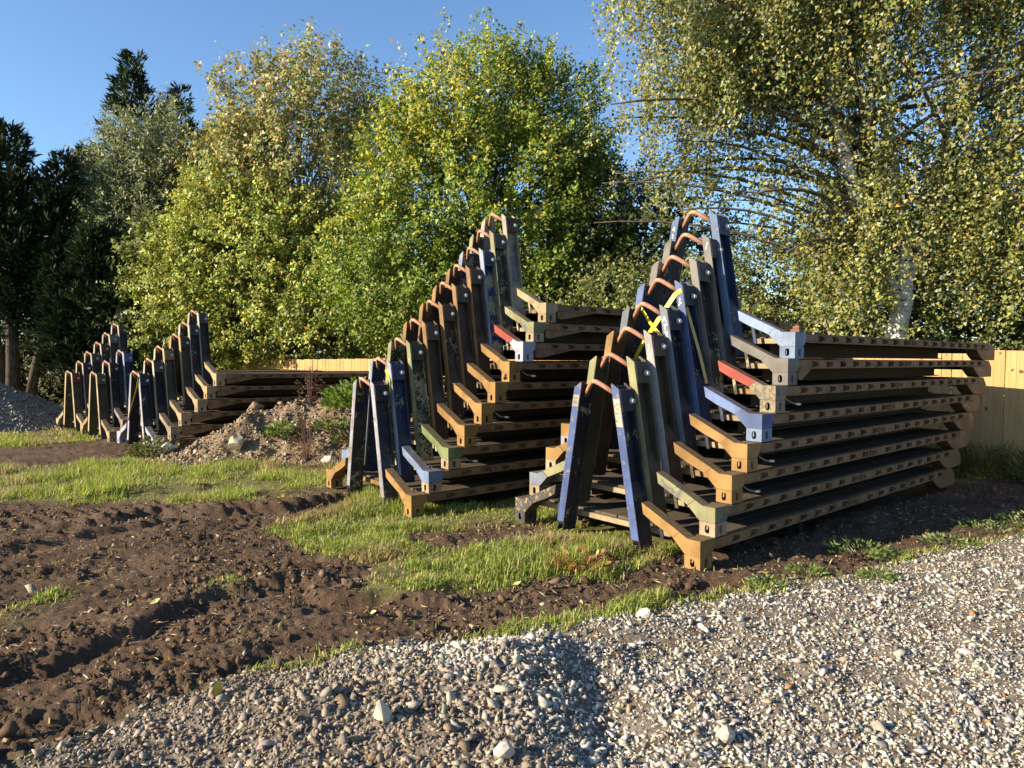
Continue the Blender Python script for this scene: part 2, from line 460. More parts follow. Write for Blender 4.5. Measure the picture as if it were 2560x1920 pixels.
def leg_meshes():
    """right-hand leg of the hook frame, local x along the deck, y across, z up"""
    def y(a): return C - a
    m = MB(); ff = MB()
    def flange(u0, u1, ztop, zbot, m=m):
        zc = ztop - 0.052
        p = [(y(inner(ztop)), ztop), (y(inner(zbot)), zbot), (y(outer(zbot)), zbot), (y(outer(zc)), zc), (y(inner(ztop) + 0.018), ztop)]
        m.prism(p, 0, u0, u1)
    flange(0.186, 0.198, 1.577, 0.022)
    # web, just inside the inner edge
    t = 0.010; zt, zb = 1.555, 0.03
    p = [(y(inner(zt) + 0.004), zt), (y(inner(zb) + 0.004), zb), (y(inner(zb) + 0.004 + t), zb), (y(inner(zt) + 0.004 + t), zt)]
    m.prism(p, 0, 0.0125, 0.1855)
    # boxed-in foot with a sloping shoulder
    zs, zk = 0.64, 0.52
    m.add([(0.0125, y(inner(zs) + 0.016), zs), (0.1855, y(inner(zs) + 0.016), zs), (0.1855, y(outer(zk) - 0.002), zk), (0.0125, y(outer(zk) - 0.002), zk)], [(0, 1, 2, 3)])
    m.prism([(y(outer(zk) - 0.002), zk), (y(outer(0.024) - 0.002), 0.024), (y(outer(0.024) - 0.010), 0.024), (y(outer(zk) - 0.010), zk)], 0, 0.0125, 0.1855)
    flange(0, 0.012, 1.577, 0.125, ff)
    # skid: bevelled toe and sole
    a, b = y(inner(0.12)), y(outer(0.12)); a2, b2 = y(inner(0.022)), y(outer(0.022))
    m.add([(0.0, a, 0.1245), (0.0, b, 0.1245), (0.105, b2, 0.02), (0.105, a2, 0.02), (0.018, a, 0.124), (0.018, b, 0.124), (0.115, b2, 0.03), (0.115, a2, 0.03)],
          [(0, 1, 2, 3), (7, 6, 5, 4), (0, 4, 5, 1), (1, 5, 6, 2), (2, 6, 7, 3), (3, 7, 4, 0)])
    m.add([(0.105, a2, 0.02), (0.198, a2, 0.02), (0.198, b2, 0.02), (0.105, b2, 0.02)], [(0, 1, 2, 3)])
    # side closing plates of the toe
    m.prism([(0.0125, 0.124), (0.105, 0.024), (0.1855, 0.024), (0.1855, 0.2), (0.0125, 0.2)], 1, y(inner(0.1)) - 0.002, y(inner(0.1)) - 0.008)
    h = MB()
    z0, z1 = 1.318, 1.524
    h.prism([(y(outer(z1) + 0.006), z1), (y(outer(z0) + 0.006), z0), (y(outer(z0) - 0.006), z0), (y(outer(z1) - 0.006), z1)], 0, 0.0130, 0.2)
    b = MB()
    zc = 1.415; yo = y(outer(zc))
    b.tube([(0.145, yo + 0.01, zc), (0.145, yo - 0.045, zc - 0.004)], 0.020, 10)
    b.tube([(0.145, yo - 0.012, zc), (0.145, yo - 0.018, zc)], 0.030, 10)
    return m, h, b, ff
_l, _h, _b, _f = leg_meshes()
ME_LEG = [_l.mesh('leg', 0.003), _l.mirror(C).mesh('leg', 0.003)]
ME_FLANGE = [_f.mesh('front_flange', 0.003), _f.mirror(C).mesh('front_flange', 0.003)]
ME_HEAD = [_h.mesh('head_plate', 0.002), _h.mirror(C).mesh('head_plate', 0.002)]
ME_BOLT = [_b.mesh('bolt'), _b.mirror(C).mesh('bolt')]

def smooth_path(pts, n=5, k=0.28):
    out = [Vector(pts[0])]
    for i in range(1, len(pts) - 1):
        a, b, c = Vector(pts[i - 1]), Vector(pts[i]), Vector(pts[i + 1])
        p = b + (a - b) * k; q = b + (c - b) * k
        for t in range(n + 1):
            t /= n
            out.append(p * (1 - t) ** 2 + b * 2 * t * (1 - t) + q * t * t)
    out.append(Vector(pts[-1]))
    return out
hb = MB().tube(smooth_path([(0.10, C - 0.225, 1.445), (-0.02, C - 0.035, 1.592), (-0.02, C + 0.035, 1.592), (0.10, C + 0.225, 1.445)], 5, 0.4), 0.0235, 10)
ME_BAR = hb.mesh('hook_bar', 0, True)

am = MB().prism([(0.648, 0.495), (0.217, 0.2995), (0.292, 0.240), (0.50, 0.325), (0.628, 0.390)], 0, 0.004, 0.112)
sm_ = MB().prism([(0.585, 0.365), (0.545, 0.345), (0.505, 0.15), (0.54, 0.15)], 0, 0.150, 0.168)     # stay behind the arm
ME_STRUT = [sm_.mesh('strut', 0.002), sm_.mirror(C).mesh('strut', 0.002)]
ME_ARM = [am.mesh('arm', 0.0015), am.mirror(C).mesh('arm', 0.0015)]
cb = MB().prism([(0.215, 0.2985), (0.135, 0.2615), (0.0, 0.2605), (0.0, 0.1205), (0.1625, 0.1205), (0.290, 0.2385)], 0, 0.0, 0.112)
cb.prism([(0.1122, 0.2600), (0.215, 0.2590), (0.215, 0.170), (0.168, 0.1215), (0.1122, 0.1215)], 1, 0.001, 0.172)
ME_CORNER = [cb.mesh('corner_box', 0.0015), cb.mirror(C).mesh('corner_box', 0.0015)]

def casting():
    """hollow corner block with an oval hole in its front and both sides"""
    Lx, Wy, Hz = 0.178, 0.162, 0.1195
    m = MB()
    def face(o, ax, ay, w, h, ow, oh, inward):
        o, ax, ay, inward = Vector(o), Vector(ax), Vector(ay), Vector(inward)
        per, ov = [], []
        N = 16
        for k in range(N):
            a = 2 * math.pi * (k + 0.5) / N
            ca, sa = math.cos(a), math.sin(a)
            s = min(w / 2 / max(abs(ca), 1e-6), h / 2 / max(abs(sa), 1e-6))
            q = Vector((ca * s, sa * s))
            if abs(abs(q.x) - w / 2) < w * 0.12 and abs(abs(q.y) - h / 2) < h * 0.2:
                q = Vector((math.copysign(w / 2, q.x), math.copysign(h / 2, q.y)))
            per.append(q)
            st = oh / 2 - ow / 2
            ov.append(Vector((ca * ow / 2, sa * ow / 2 + (st if sa > 0 else -st))))
        P = lambda q, d=0: o + ax * (w / 2 + q.x) + ay * (h / 2 + q.y) + inward * d
        vs = [P(q) for q in per] + [P(q) for q in ov] + [P(q, 0.018) for q in ov]
        fs = []
        for k in range(N):
            k2 = (k + 1) % N
            fs += [(k, k2, N + k2, N + k), (N + k, N + k2, 2 * N + k2, 2 * N + k)]
        m.add(vs, fs)
    face((0, 0, 0), (0, 1, 0), (0, 0, 1), Wy, Hz, 0.046, 0.076, (1, 0, 0))
    face((0, 0, 0), (1, 0, 0), (0, 0, 1), Lx, Hz, 0.044, 0.076, (0, 1, 0))
    face((0, Wy, 0), (1, 0, 0), (0, 0, 1), Lx, Hz, 0.044, 0.076, (0, -1, 0))
    m.add([(Lx, 0, 0), (Lx, Wy, 0), (Lx, Wy, Hz), (Lx, 0, Hz)], [(0, 1, 2, 3)])
    m.add([(0, 0, 0), (Lx, 0, 0), (Lx, Wy, 0), (0, Wy, 0)], [(3, 2, 1, 0)])
    m.add([(0, 0, Hz), (Lx, 0, Hz), (Lx, Wy, Hz), (0, Wy, Hz)], [(0, 1, 2, 3)])
    return m
_c = casting()
ME_CAST = [_c.mesh('corner_casting'), _c.mirror(C).mesh('corner_casting')]

def rail(gusset):
    m = MB(); u0, u1 = 0.2165, 5.645
    zt, zb = 0.247, 0.158
    m.box((u0, 0.0, zt - 0.010), (u1, 0.065, zt))
    m.box((u0, -0.006, zb), (u1, 0.065, zb + 0.010))
    f0, f1 = zb + 0.0102, zt - 0.0102
    edges = [u0]; k = 0
    us = np.arange(0.46, 5.45, 0.305)
    for uc in us:
        if 2.70 < uc < 2.98: continue
        a, b = uc, uc + 0.155
        m.box((edges[-1], 0.003, f0), (a, 0.011, f1)); edges.append(b)
        # lashing pocket: slanting back plate and end wall
        m.add([(a, 0.004, f0), (b, 0.058, f0), (b, 0.058, f1), (a, 0.004, f1)], [(0, 1, 2, 3)])
        m.add([(b, 0.058, f0), (b, 0.004, f0 + 0.008), (b, 0.004, f1 - 0.008), (b, 0.058, f1)], [(0, 1, 2, 3)])
        # arched lip over the pocket
        zc = (f0 + f1) / 2
        m.prism([(a, f1), (a + 0.02, f1 - 0.007), (a + 0.1, f1 - 0.012), (b, f1 - 0.020), (b, f1)], 1, 0.003, 0.012)
        m.prism([(a, f0), (a + 0.05, f0 + 0.004), (b, f0 + 0.016), (b, f0)], 1, 0.003, 0.012)
    m.box((edges[-1], 0.003, f0), (u1, 0.011, f1))
    for uu in np.arange(0.9, 5.5, 0.61): m.box((uu - 0.004, 0.012, f0), (uu + 0.004, 0.064, f1))
    if gusset:
        m.prism([(0.2165, 0.1575), (0.2165, 0.06), (0.28, 0.045), (0.28 + gusset, 0.1575)], 1, 0.006, 0.018)
    return m
ME_RAIL = {}
for _g in (0.0, 0.2, 0.62):
    _r = rail(_g)
    ME_RAIL[_g] = [_r.mesh('side_rail'), _r.mirror(C).mesh('side_rail')]
br = MB()
for (a, b, c, d) in ((2.78, 2.93, 0.168, 0.180), (2.78, 2.93, 0.225, 0.237), (2.78, 2.794, 0.180, 0.225), (2.848, 2.862, 0.180, 0.225), (2.916, 2.93, 0.180, 0.225)):
    br.box((a, -0.012, c), (b, 0.0028, d))
ME_BRACKET = [br.mesh('lashing_bracket'), br.mirror(C).mesh('lashing_bracket')]
rf = MB().prism([(5.648, 0.2440), (5.84, 0.2400), (5.955, 0.14), (5.955, 0.0), (5.46, 0.0), (5.33, 0.05), (5.15, 0.1570), (5.648, 0.1570)], 1, 0.004, 0.17)
ME_FOOT = [rf.mesh('rear_foot', 0.006), rf.mirror(C).mesh('rear_foot', 0.006)]
ME_FRONTBEAM = MB().box((0.262, 0.10, 0.150), (0.306, W - 0.10, 0.206)).mesh('front_beam', 0.003)
ME_REARBEAM = MB().box((5.66, 0.18, 0.10), (5.74, W - 0.18, 0.236)).mesh('rear_beam', 0.003)
mb = MB().box((0.45, 0.46, 0.012), (5.2, 0.60, 0.024)).box((0.45, 0.524, 0.0242), (5.2, 0.536, 0.1796)).box((0.45, 0.46, 0.180), (5.2, 0.60, 0.192))
ME_MAIN = [mb.mesh('main_beam'), mb.mirror(C).mesh('main_beam')]
cmb = MB()
for uu in np.arange(0.9, 5.5, 0.61): cmb.box((uu - 0.03, 0.07, 0.162), (uu + 0.03, W - 0.07, 0.1795))
ME_CROSS = cmb.mesh('cross_member')
ME_PLANK = []
NPL = 10; pw = (W - 0.14) / NPL
rr = random.Random(5)
for i in range(NPL):
    y0 = 0.07 + i * pw; a = rr.uniform(-.004, .004)
    ME_PLANK.append(MB().box((0.309 + rr.uniform(0, .02), y0 + 0.004, 0.194), (5.6, y0 + pw - 0.006, 0.223 + a)).mesh('plank', 0.003))
hd = MB().tube([(0.24, 0.05, 0.150), (0.25, 0.02, 0.115), (0.29, -0.01, 0.085), (0.35, -0.02, 0.075)], 0.008, 6)
ME_HANDLE = hd.mesh('twistlock_handle', 0, True)
ME_TIP = MB().tube([(0.35, -0.02, 0.075), (0.415, -0.026, 0.068)], 0.0125, 6).mesh('handle_tip', 0, True)

def P(*a, **k): return paint(*a, **k)
p_tan = P(TAN, None, 0.5, 0.05, 0, 0.85); p_tan2 = P(TAN2, None, 0.5, 0.10, 0.0, 0.8)
p_blue = P(BLUE, None, 0.5, 0.04, 0.0); p_blue_worn = P(BLUE, (0.30, 0.24, 0.16), 0.26, 0.05, scale=16); p_lblue = P(LBLUE, (0.34, 0.30, 0.22), 0.22, 0.12)
p_fblue = P((0.11, 0.17, 0.36), (0.5, 0.5, 0.47), 0.16, 0.05, 0.0, scale=4); p_olive = P(OLIVE, None, 0.5, 0.04); p_olive_shade = P((0.085, 0.085, 0.048), None, 0.5, 0.05)  # the dark olive carries the shade of the leg sides
p_olive_grey = P(OLIVE, (0.17, 0.185, 0.18), 0.36, 0.10, scale=4.5); p_green = P(GREEN, None, 0.5, 0.05); p_dgreen = P((0.05, 0.07, 0.035), None, 0.5, 0.05, 0.45)
p_grey = P(GREY, None, 0.5, 0.04); p_dgrey = P(DGREY, SAND, 0.33, 0.06, scale=22); p_dark = P((0.07, 0.07, 0.07), None, 0.5, 0.05, 0.12)
p_red = P(RED, None, 0.5, 0.05); p_lichen = P((0.20, 0.19, 0.15), (0.34, 0.29, 0.16), 0.5, 0.16, 0.3, scale=30)
p_cream = P(CREAM, (0.3, 0.29, 0.25), 0.18, 0.10); p_creamrust = P((0.50, 0.40, 0.26), (0.20, 0.11, 0.06), 0.25, 0.2, scale=14)
p_bluewhite = P((0.42, 0.48, 0.60), (0.42, 0.36, 0.25), 0.2, 0.08); p_lstar = P((0.25, 0.36, 0.62), (0.52, 0.22, 0.26), 0.12, 0.06, scale=7)
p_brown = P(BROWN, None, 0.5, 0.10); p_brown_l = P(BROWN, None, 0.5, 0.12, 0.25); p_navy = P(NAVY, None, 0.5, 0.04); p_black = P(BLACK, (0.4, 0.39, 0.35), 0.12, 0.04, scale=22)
p_blue_l = P((0.03, 0.055, 0.20), None, 0.5, 0.06, 0.5); p_pale = P((0.26, 0.26, 0.25), None, 0.5, 0.06, 0.50, lichen_col=(0.28, 0.17, 0.05)); p_wgrey = P(WGREY, None, 0.5, 0.05); p_pink = P(PINKGREY, (0.4, 0.12, 0.09), 0.14, 0.1)
p_olivedark = P((0.115, 0.10, 0.05), None, 0.5, 0.06, 0.05); p_bluegrey = P((0.20, 0.24, 0.30), None, 0.5, 0.05); p_tanbrown = P((0.27, 0.17, 0.075), None, 0.5, 0.12, 0.08)
p_whitefront = P((0.55, 0.55, 0.50), (0.1, 0.13, 0.25), 0.25, 0.05, scale=8); p_creamfront = P((0.50, 0.43, 0.25), None, 0.5, 0.06)
p_navy_shade = P((0.022, 0.026, 0.045), None, 0.5, 0.04, 0.08); p_blue_shade = P((0.028, 0.050, 0.13), None, 0.5, 0.04, 0.05); p_dgreen2 = P((0.045, 0.058, 0.035), None, 0.5, 0.04)  # dark coats for leg sides: their shade is put into the paint
p_edge = P((0.46, 0.43, 0.36), (0.07, 0.065, 0.06), 0.12, 0.05, scale=6); p_umber = P((0.085, 0.068, 0.045), None, 0.5, 0.06, 0.05); p_umber2 = P((0.055, 0.045, 0.038), None, 0.5, 0.08, 0.1)
p_redplate = P((0.28, 0.03, 0.035), None, 0.5, 0.05)

_rack_no = [0]
def flatrack(loc, th, label, group, legs, side=None, head=None, arm=None, armL=None, box=None, boxL=None, cast=None, castL=None, gus=0.0, handle=False, raise_=0.0, far=False):
    _rack_no[0] += 1
    pitch = -math.atan2(raise_, 5.9)
    root = bpy.data.objects.new('flatrack', None); COL.objects.link(root); root.empty_display_size = 0.2
    root.matrix_world = Matrix.Translation(loc) @ Matrix.Rotation(math.pi / 2 - th, 4, 'Z') @ Matrix.Rotation(pitch, 4, 'Y')
    tag(root, label, 'flatrack', group)
    lm = legs if isinstance(legs, tuple) else (legs, legs)
    arm = arm or lm[0]; box = box or arm; cast = cast or box
    armL = armL or arm; boxL = boxL or armL; castL = castL or boxL
    out = []
    for s in (0, 1):
        lg = add_obj('leg', ME_LEG[s], side or lm[s], root); out.append(lg)  # leg and head plate darker than the flange: shade put into the paint
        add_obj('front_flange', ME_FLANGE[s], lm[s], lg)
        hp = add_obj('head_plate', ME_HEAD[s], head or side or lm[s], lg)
        add_obj('bolt', ME_BOLT[s], M_STEEL, lg)
        add_obj('arm', ME_ARM[s], (arm, armL)[s], root)
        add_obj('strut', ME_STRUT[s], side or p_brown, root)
        add_obj('corner_box', ME_CORNER[s], (box, boxL)[s], root)
        add_obj('corner_casting', ME_CAST[s], (cast, castL)[s], root)
        rl = add_obj('side_rail', ME_RAIL[gus][s], M_RAIL, root)
        add_obj('lashing_bracket', ME_BRACKET[s], M_RAIL, rl)
        add_obj('rear_foot', ME_FOOT[s], p_tanbrown, root)
        add_obj('main_beam', ME_MAIN[s], M_BEAM, root)
    add_obj('hook_bar', ME_BAR, M_BAR, root)
    add_obj('front_beam', ME_FRONTBEAM, p_cream if _rack_no[0] % 3 else p_tan2, root)
    add_obj('rear_beam', ME_REARBEAM, M_BEAM, root)
    cr = add_obj('cross_member', ME_CROSS, M_BEAM, root); cr['kind'] = 'stuff'
    for me in ME_PLANK: add_obj('plank', me, M_DECK, root)
    if handle:
        h = add_obj('twistlock_handle', ME_HANDLE, M_HANDLE, root); add_obj('handle_tip', ME_TIP, M_HANDLE_TIP, h)
    return root, out

H = 0.2612
ORD = ['bottom', 'second', 'third', 'fourth', 'fifth', 'sixth', 'seventh', 'eighth', 'ninth', 'top']
def level(i, n): return 'bottom flatrack' if i == 0 else ('top flatrack' if i == n - 1 else ORD[i] + ' flatrack up')

RX = [(1.620, 6.072), (1.781, 6.209), (1.970, 6.369), (2.153, 6.524), (2.335, 6.678), (2.511, 6.827), (2.676, 6.966), (2.771, 7.047)]
RS = [dict(d='worn blue frame, tan and speckled grey arms', legs=p_blue_worn, side=p_navy_shade, head=p_navy, arm=p_tan, armL=p_dgrey, cast=p_tan, castL=p_dark),
      dict(d='olive hook frame, olive arm with grey patches', legs=p_olive, side=p_olive_shade, head=p_olive_shade, arm=p_olive_grey, armL=p_olive, box=p_olive_grey, boxL=p_bluegrey, cast=p_creamrust, castL=p_cream),
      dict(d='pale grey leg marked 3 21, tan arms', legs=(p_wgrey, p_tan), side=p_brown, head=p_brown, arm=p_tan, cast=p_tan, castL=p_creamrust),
      dict(d='grey-blue legs lettered A T 2, tan arms', legs=p_bluegrey, side=p_navy_shade, head=p_navy, arm=p_tan, cast=p_tan, castL=p_wgrey),
      dict(d='blue hook frame with white blotches, light blue arms', legs=p_fblue, side=p_blue_shade, head=p_navy, arm=P((0.17, 0.27, 0.56), None, 0.5, 0.03), box=P((0.10, 0.16, 0.36), None, 0.5, 0.04), cast=p_lblue, castL=p_lblue),
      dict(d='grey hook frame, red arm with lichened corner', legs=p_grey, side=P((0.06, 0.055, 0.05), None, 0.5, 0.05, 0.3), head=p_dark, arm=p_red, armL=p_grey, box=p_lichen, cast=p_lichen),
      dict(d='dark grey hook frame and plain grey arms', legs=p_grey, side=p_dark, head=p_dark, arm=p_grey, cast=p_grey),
      dict(d='dark blue hook frame, light blue arm with red stars', legs=P((0.12, 0.20, 0.36), (0.4, 0.42, 0.44), 0.06, 0.04, scale=8), side=p_blue_shade, head=P((0.035, 0.055, 0.12), None, 0.5, 0.05), arm=p_lstar, box=P((0.25, 0.36, 0.52), (0.10, 0.10, 0.09), 0.22, 0.12, scale=12), cast=p_lblue)]
R_LEGS = []
for i, (xy, s) in enumerate(zip(RX, RS)):
    s = dict(s); d = s.pop('d')
    r_, lg = flatrack((xy[0], xy[1], 0.005 + i * H), 0.8686, '%s, nearest stack: %s' % (level(i, 8), d), 'flatracks nested in the nearest stack',
             gus=0.2 if i == 6 else 0.0, handle=i in (2, 3, 5), raise_=0.08 - 0.0157 * i, **s)
    R_LEGS.append((r_, lg))

MX = [(-1.167, 8.327), (-0.982, 8.470), (-0.764, 8.638), (-0.581, 8.780), (-0.379, 8.936), (-0.213, 9.064), (-0.036, 9.201), (0.138, 9.335), (0.277, 9.442), (0.443, 9.571)]
MS = [dict(d='faded blue legs, rusty tan arms', legs=P((0.36, 0.40, 0.48), (0.30, 0.22, 0.12), 0.3, 0.10, 0.1, scale=7), side=P((0.06, 0.06, 0.06), (0.03, 0.04, 0.09), 0.4, 0.1, 0.15), head=p_navy, arm=P(TAN, (0.2, 0.12, 0.06), 0.15, 0.12), box=P(TAN, (0.2, 0.12, 0.06), 0.15, 0.12)),
      dict(d='dark blue legs, light blue arms', legs=P((0.34, 0.41, 0.52), (0.03, 0.055, 0.17), 0.2, 0.05, scale=3), side=p_blue_shade, head=p_blue_shade, arm=p_lblue, cast=p_creamrust),
      dict(d='dark green lichen-spotted legs, pale green arms', legs=P((0.30, 0.32, 0.15), None, 0.5, 0.05, 0.1), side=p_dgreen, head=p_dgreen2, arm=p_green, cast=p_creamrust),
      dict(d='tan frame just above the green one', legs=p_tan2, side=p_brown, head=p_brown, arm=p_tan),
      dict(d='tan frame, second of four tan ones', legs=p_tan2, side=p_brown_l, head=p_brown, arm=p_tan),
      dict(d='tan frame, third of four tan ones', legs=p_tan2, side=p_brown, head=p_brown, arm=p_tan),
      dict(d='tan frame, casting marked with black paint', legs=p_tan2, side=p_brown, head=p_brown, arm=p_tan),
      dict(d='blue lichened legs, red arm, white-blue corner', legs=P((0.30, 0.36, 0.48), (0.5, 0.5, 0.5), 0.15, 0.05, 0.05), side=p_blue_l, head=p_blue_shade, arm=p_red, armL=p_blue, box=p_bluewhite, cast=p_bluewhite),
      dict(d='grey-olive hook frame, grey-green arm with dark patches', legs=p_olive, side=P((0.075, 0.078, 0.06), None, 0.5, 0.05, 0.25), head=p_olive_shade, arm=p_olive_grey, cast=p_cream),
      dict(d='cream legs streaked with orange lichen, cream arms', legs=P((0.46, 0.43, 0.36), None, 0.5, 0.05, 0.1), side=p_pale, head=p_brown, arm=p_cream)]
M_LEGS = []
for i, (xy, s) in enumerate(zip(MX, MS)):
    s = dict(s); d = s.pop('d')
    M_LEGS.append(flatrack((xy[0], xy[1], -0.07 + i * H), 0.9128, '%s, ten-high stack: %s' % (level(i, 10), d), 'flatracks nested in the tallest stack',
             gus=0.62 if i >= 7 else 0.0, handle=i in (2, 6, 4), raise_=0.07 - 0.0150 * i, **s))

AX = [(-6.955, 13.995), (-6.764, 14.186), (-6.617, 14.333), (-6.388, 14.562), (-6.254, 14.696), (-6.116, 14.834)]
AS = [dict(d='blue hook frame with yellow tape, pale blue arms', legs=P((0.40, 0.44, 0.50), (0.05, 0.08, 0.25), 0.15, 0.05, scale=6), side=p_navy_shade, head=p_navy, arm=p_bluewhite, cast=p_bluewhite),
      dict(d='black hook frame with white edges, stone grey arms', legs=p_edge, side=P((0.02, 0.02, 0.024), None, 0.5, 0.04, 0.1), head=p_dark, arm=P((0.36, 0.31, 0.22), None, 0.5, 0.1)),
      dict(d='brown hook frame, cream arms with dirty tops', legs=p_creamfront, side=p_umber, head=p_tanbrown, arm=p_cream),
      dict(d='brown hook frame with yellowed front edge, cream arms', legs=P((0.46, 0.35, 0.15), None, 0.5, 0.08), side=p_umber, head=p_brown, arm=p_cream),
      dict(d='dark brown hook frame, cream arms', legs=p_edge, side=p_umber2, head=p_dark, arm=p_cream),
      dict(d='dark brown hook frame with white smear, cream arms', legs=p_edge, side=p_umber2, head=p_dark, arm=p_cream)]
A_LEGS = []
for i, (xy, s) in enumerate(zip(AX, AS)):
    s = dict(s); d = s.pop('d')
    A_LEGS.append(flatrack((xy[0], xy[1], -0.161 + i * H), 0.7854, '%s, stack behind soil heap: %s' % (level(i, 6), d), 'flatracks nested behind the soil heap', gus=0.62, raise_=-0.005 - 0.012 * i, **s))
BX = [(-9.206, 16.360), (-9.005, 16.557), (-8.784, 16.775)]
BS = [dict(d='olive-brown hook frame, cream arms', legs=p_creamfront, side=p_olivedark, head=p_olivedark, arm=p_cream),
      dict(d='peeling black hook frame, pinkish arms', legs=p_edge, side=p_black, head=p_black, arm=p_pink, cast=p_cream),
      dict(d='dark blue hook frame with white front edge', legs=P((0.42, 0.45, 0.50), (0.04, 0.07, 0.22), 0.15, 0.04, scale=4), side=p_blue_shade, head=p_blue, arm=p_bluegrey)]
for i, (xy, s) in enumerate(zip(BX, BS)):
    s = dict(s); d = s.pop('d')
    flatrack((xy[0], xy[1], -0.253 + i * H), 0.7947, '%s, three-high stack: %s' % (level(i, 3), d), 'flatracks nested in the three-high stack', gus=0.62, **s)
DX = [(-10.998, 18.398), (-10.817, 18.590), (-10.673, 18.744), (-10.511, 18.917), (-10.362, 19.076), (-10.205, 19.244)]
DS = [dict(d='cream-edged legs, red head plate', legs=p_creamfront, side=p_olivedark, head=p_redplate, arm=p_creamfront),
      dict(d='black head plate with white scrawl', legs=p_edge, side=p_umber, head=p_black, arm=p_cream),
      dict(d='plain grey-brown head plate', legs=p_edge, side=p_umber, head=p_dark, arm=p_cream),
      dict(d='brown head plate with dark bolt', legs=p_edge, side=p_umber, head=p_brown, arm=p_cream),
      dict(d='pale grey head plate', legs=p_edge, side=p_umber, head=p_grey, arm=p_cream),
      dict(d='brown plank-like legs and brown head plate', legs=p_edge, side=p_umber, head=p_brown, arm=p_cream)]
for i, (xy, s) in enumerate(zip(DX, DS)):
    s = dict(s); d = s.pop('d')
    flatrack((xy[0], xy[1], -0.295 + i * H), 0.7531, '%s, farthest stack: %s' % (level(i, 6), d), 'flatracks nested in the farthest stack', gus=0.62, **s)

# red twist lock standing on the top corner of the nearest stack
tl = MB().box((0.30, 0.12, 0.262), (0.40, 0.22, 0.300)).prism([(0.315, 0.301), (0.385, 0.301), (0.372, 0.335), (0.328, 0.335)], 1, 0.135, 0.205).tube([(0.35, 0.17, 0.334), (0.35, 0.17, 0.350)], 0.02, 8)
root = R_LEGS[7][0]
o = add_obj('twist_lock', tl.mesh('twist_lock', 0.004), P((0.26, 0.07, 0.04), None, 0.5, 0.2)); o.matrix_world = root.matrix_world.copy(); o.parent = root; o.matrix_parent_inverse = Matrix.Identity(4); o.matrix_basis = Matrix.Identity(4)

# painted lettering on the legs (thin print on the front flange)
def lettering(leg, txt, z, size, mat, side=0, rot=0.0, dy=0.0):
    cu = bpy.data.curves.new('lettering', 'FONT'); cu.body = txt; cu.size = size; cu.align_x = 'CENTER'; cu.align_y = 'CENTER'
    cu.extrude = 0.0006; cu.offset = 0.002; cu.space_character = 0.95
    o = bpy.data.objects.new('lettering', cu); COL.objects.link(o); o.data.materials.append(mat)
    bpy.context.view_layer.update()
    me = bpy.data.meshes.new_from_object(o.evaluated_get(bpy.context.evaluated_depsgraph_get()))
    bpy.data.objects.remove(o); bpy.data.curves.remove(cu)
    me.name = 'lettering'; me.materials.clear(); o = add_obj('lettering', me, mat); o.parent = leg
    a = inner(z) + 0.046
    y = C - a if side == 0 else C + a
    R3 = Matrix(((0, 0, -1, 0), (-1, 0, 0, 0), (0, 1, 0, 0), (0, 0, 0, 1)))
    o.matrix_local = Matrix.Translation((-0.0035, y + dy, z)) @ R3 @ Matrix.Rotation(rot, 4, 'Z')
    return o
L3 = R_LEGS[3][1][0]
for t, z in (('A', 1.425), ('T', 1.345), ('2', 1.272)): lettering(L3, t, z, 0.085, M_WHITEPAINT)
L2 = R_LEGS[2][1][0]
lettering(L2, '3', 1.40, 0.085, M_CREAMPAINT); lettering(L2, '21', 1.315, 0.080, M_CREAMPAINT)
L4 = R_LEGS[4][1][0]
lettering(L4, 'J.', 1.36, 0.08, M_WHITEPAINT)
# stencilled grey band with turned lettering on the lowest frame
def band(leg, z0, z1, side, mat):
    y = (lambda a: C - a) if side == 0 else (lambda a: C + a)
    m = MB().prism([(y(inner(z1) + 0.003), z1), (y(inner(z0) + 0.003), z0), (y(outer(z0) - 0.003), z0), (y(outer(z1) - 0.003), z1)], 0, -0.0025, -0.0008)
    return add_obj('paint_band', m.mesh('paint_band'), mat, leg)
p_band = P((0.40, 0.39, 0.34), (0.26, 0.24, 0.15), 0.3, 0.05, topdirt=0, scale=18)
L0 = R_LEGS[0][1]
band(L0[0], 1.17, 1.44, 0, p_band); band(L0[1], 1.33, 1.45, 1, p_band)
lettering(L0[0], 'Z O U E', 1.305, 0.078, M_CREAMPAINT, 0, -math.pi / 2 + 0.17)
lettering(L0[1], '8 I', 1.39, 0.07, P((0.20, 0.19, 0.16)), 1, math.pi / 2)
L6 = R_LEGS[6][1][0]
lettering(L6, '/', 1.44, 0.10, M_WHITEPAINT)
L7 = R_LEGS[7][1][1]
lettering(L7, '4', 1.44, 0.07, M_WHITEPAINT, 1); lettering(L7, '1', 1.36, 0.07, M_WHITEPAINT, 1)
# black mark on the seventh rack's casting of the tall stack
mk = MB().tube([(-0.003, 0.035, 0.03), (-0.003, 0.065, 0.075)], 0.006, 5).tube([(-0.003, 0.05, 0.09), (-0.003, 0.12, 0.03)], 0.007, 5).tube([(-0.003, 0.10, 0.02), (-0.003, 0.115, 0.06)], 0.008, 5)
add_obj('paint_mark', mk.mesh('paint_mark'), P(BLACK), M_LEGS[6][0])

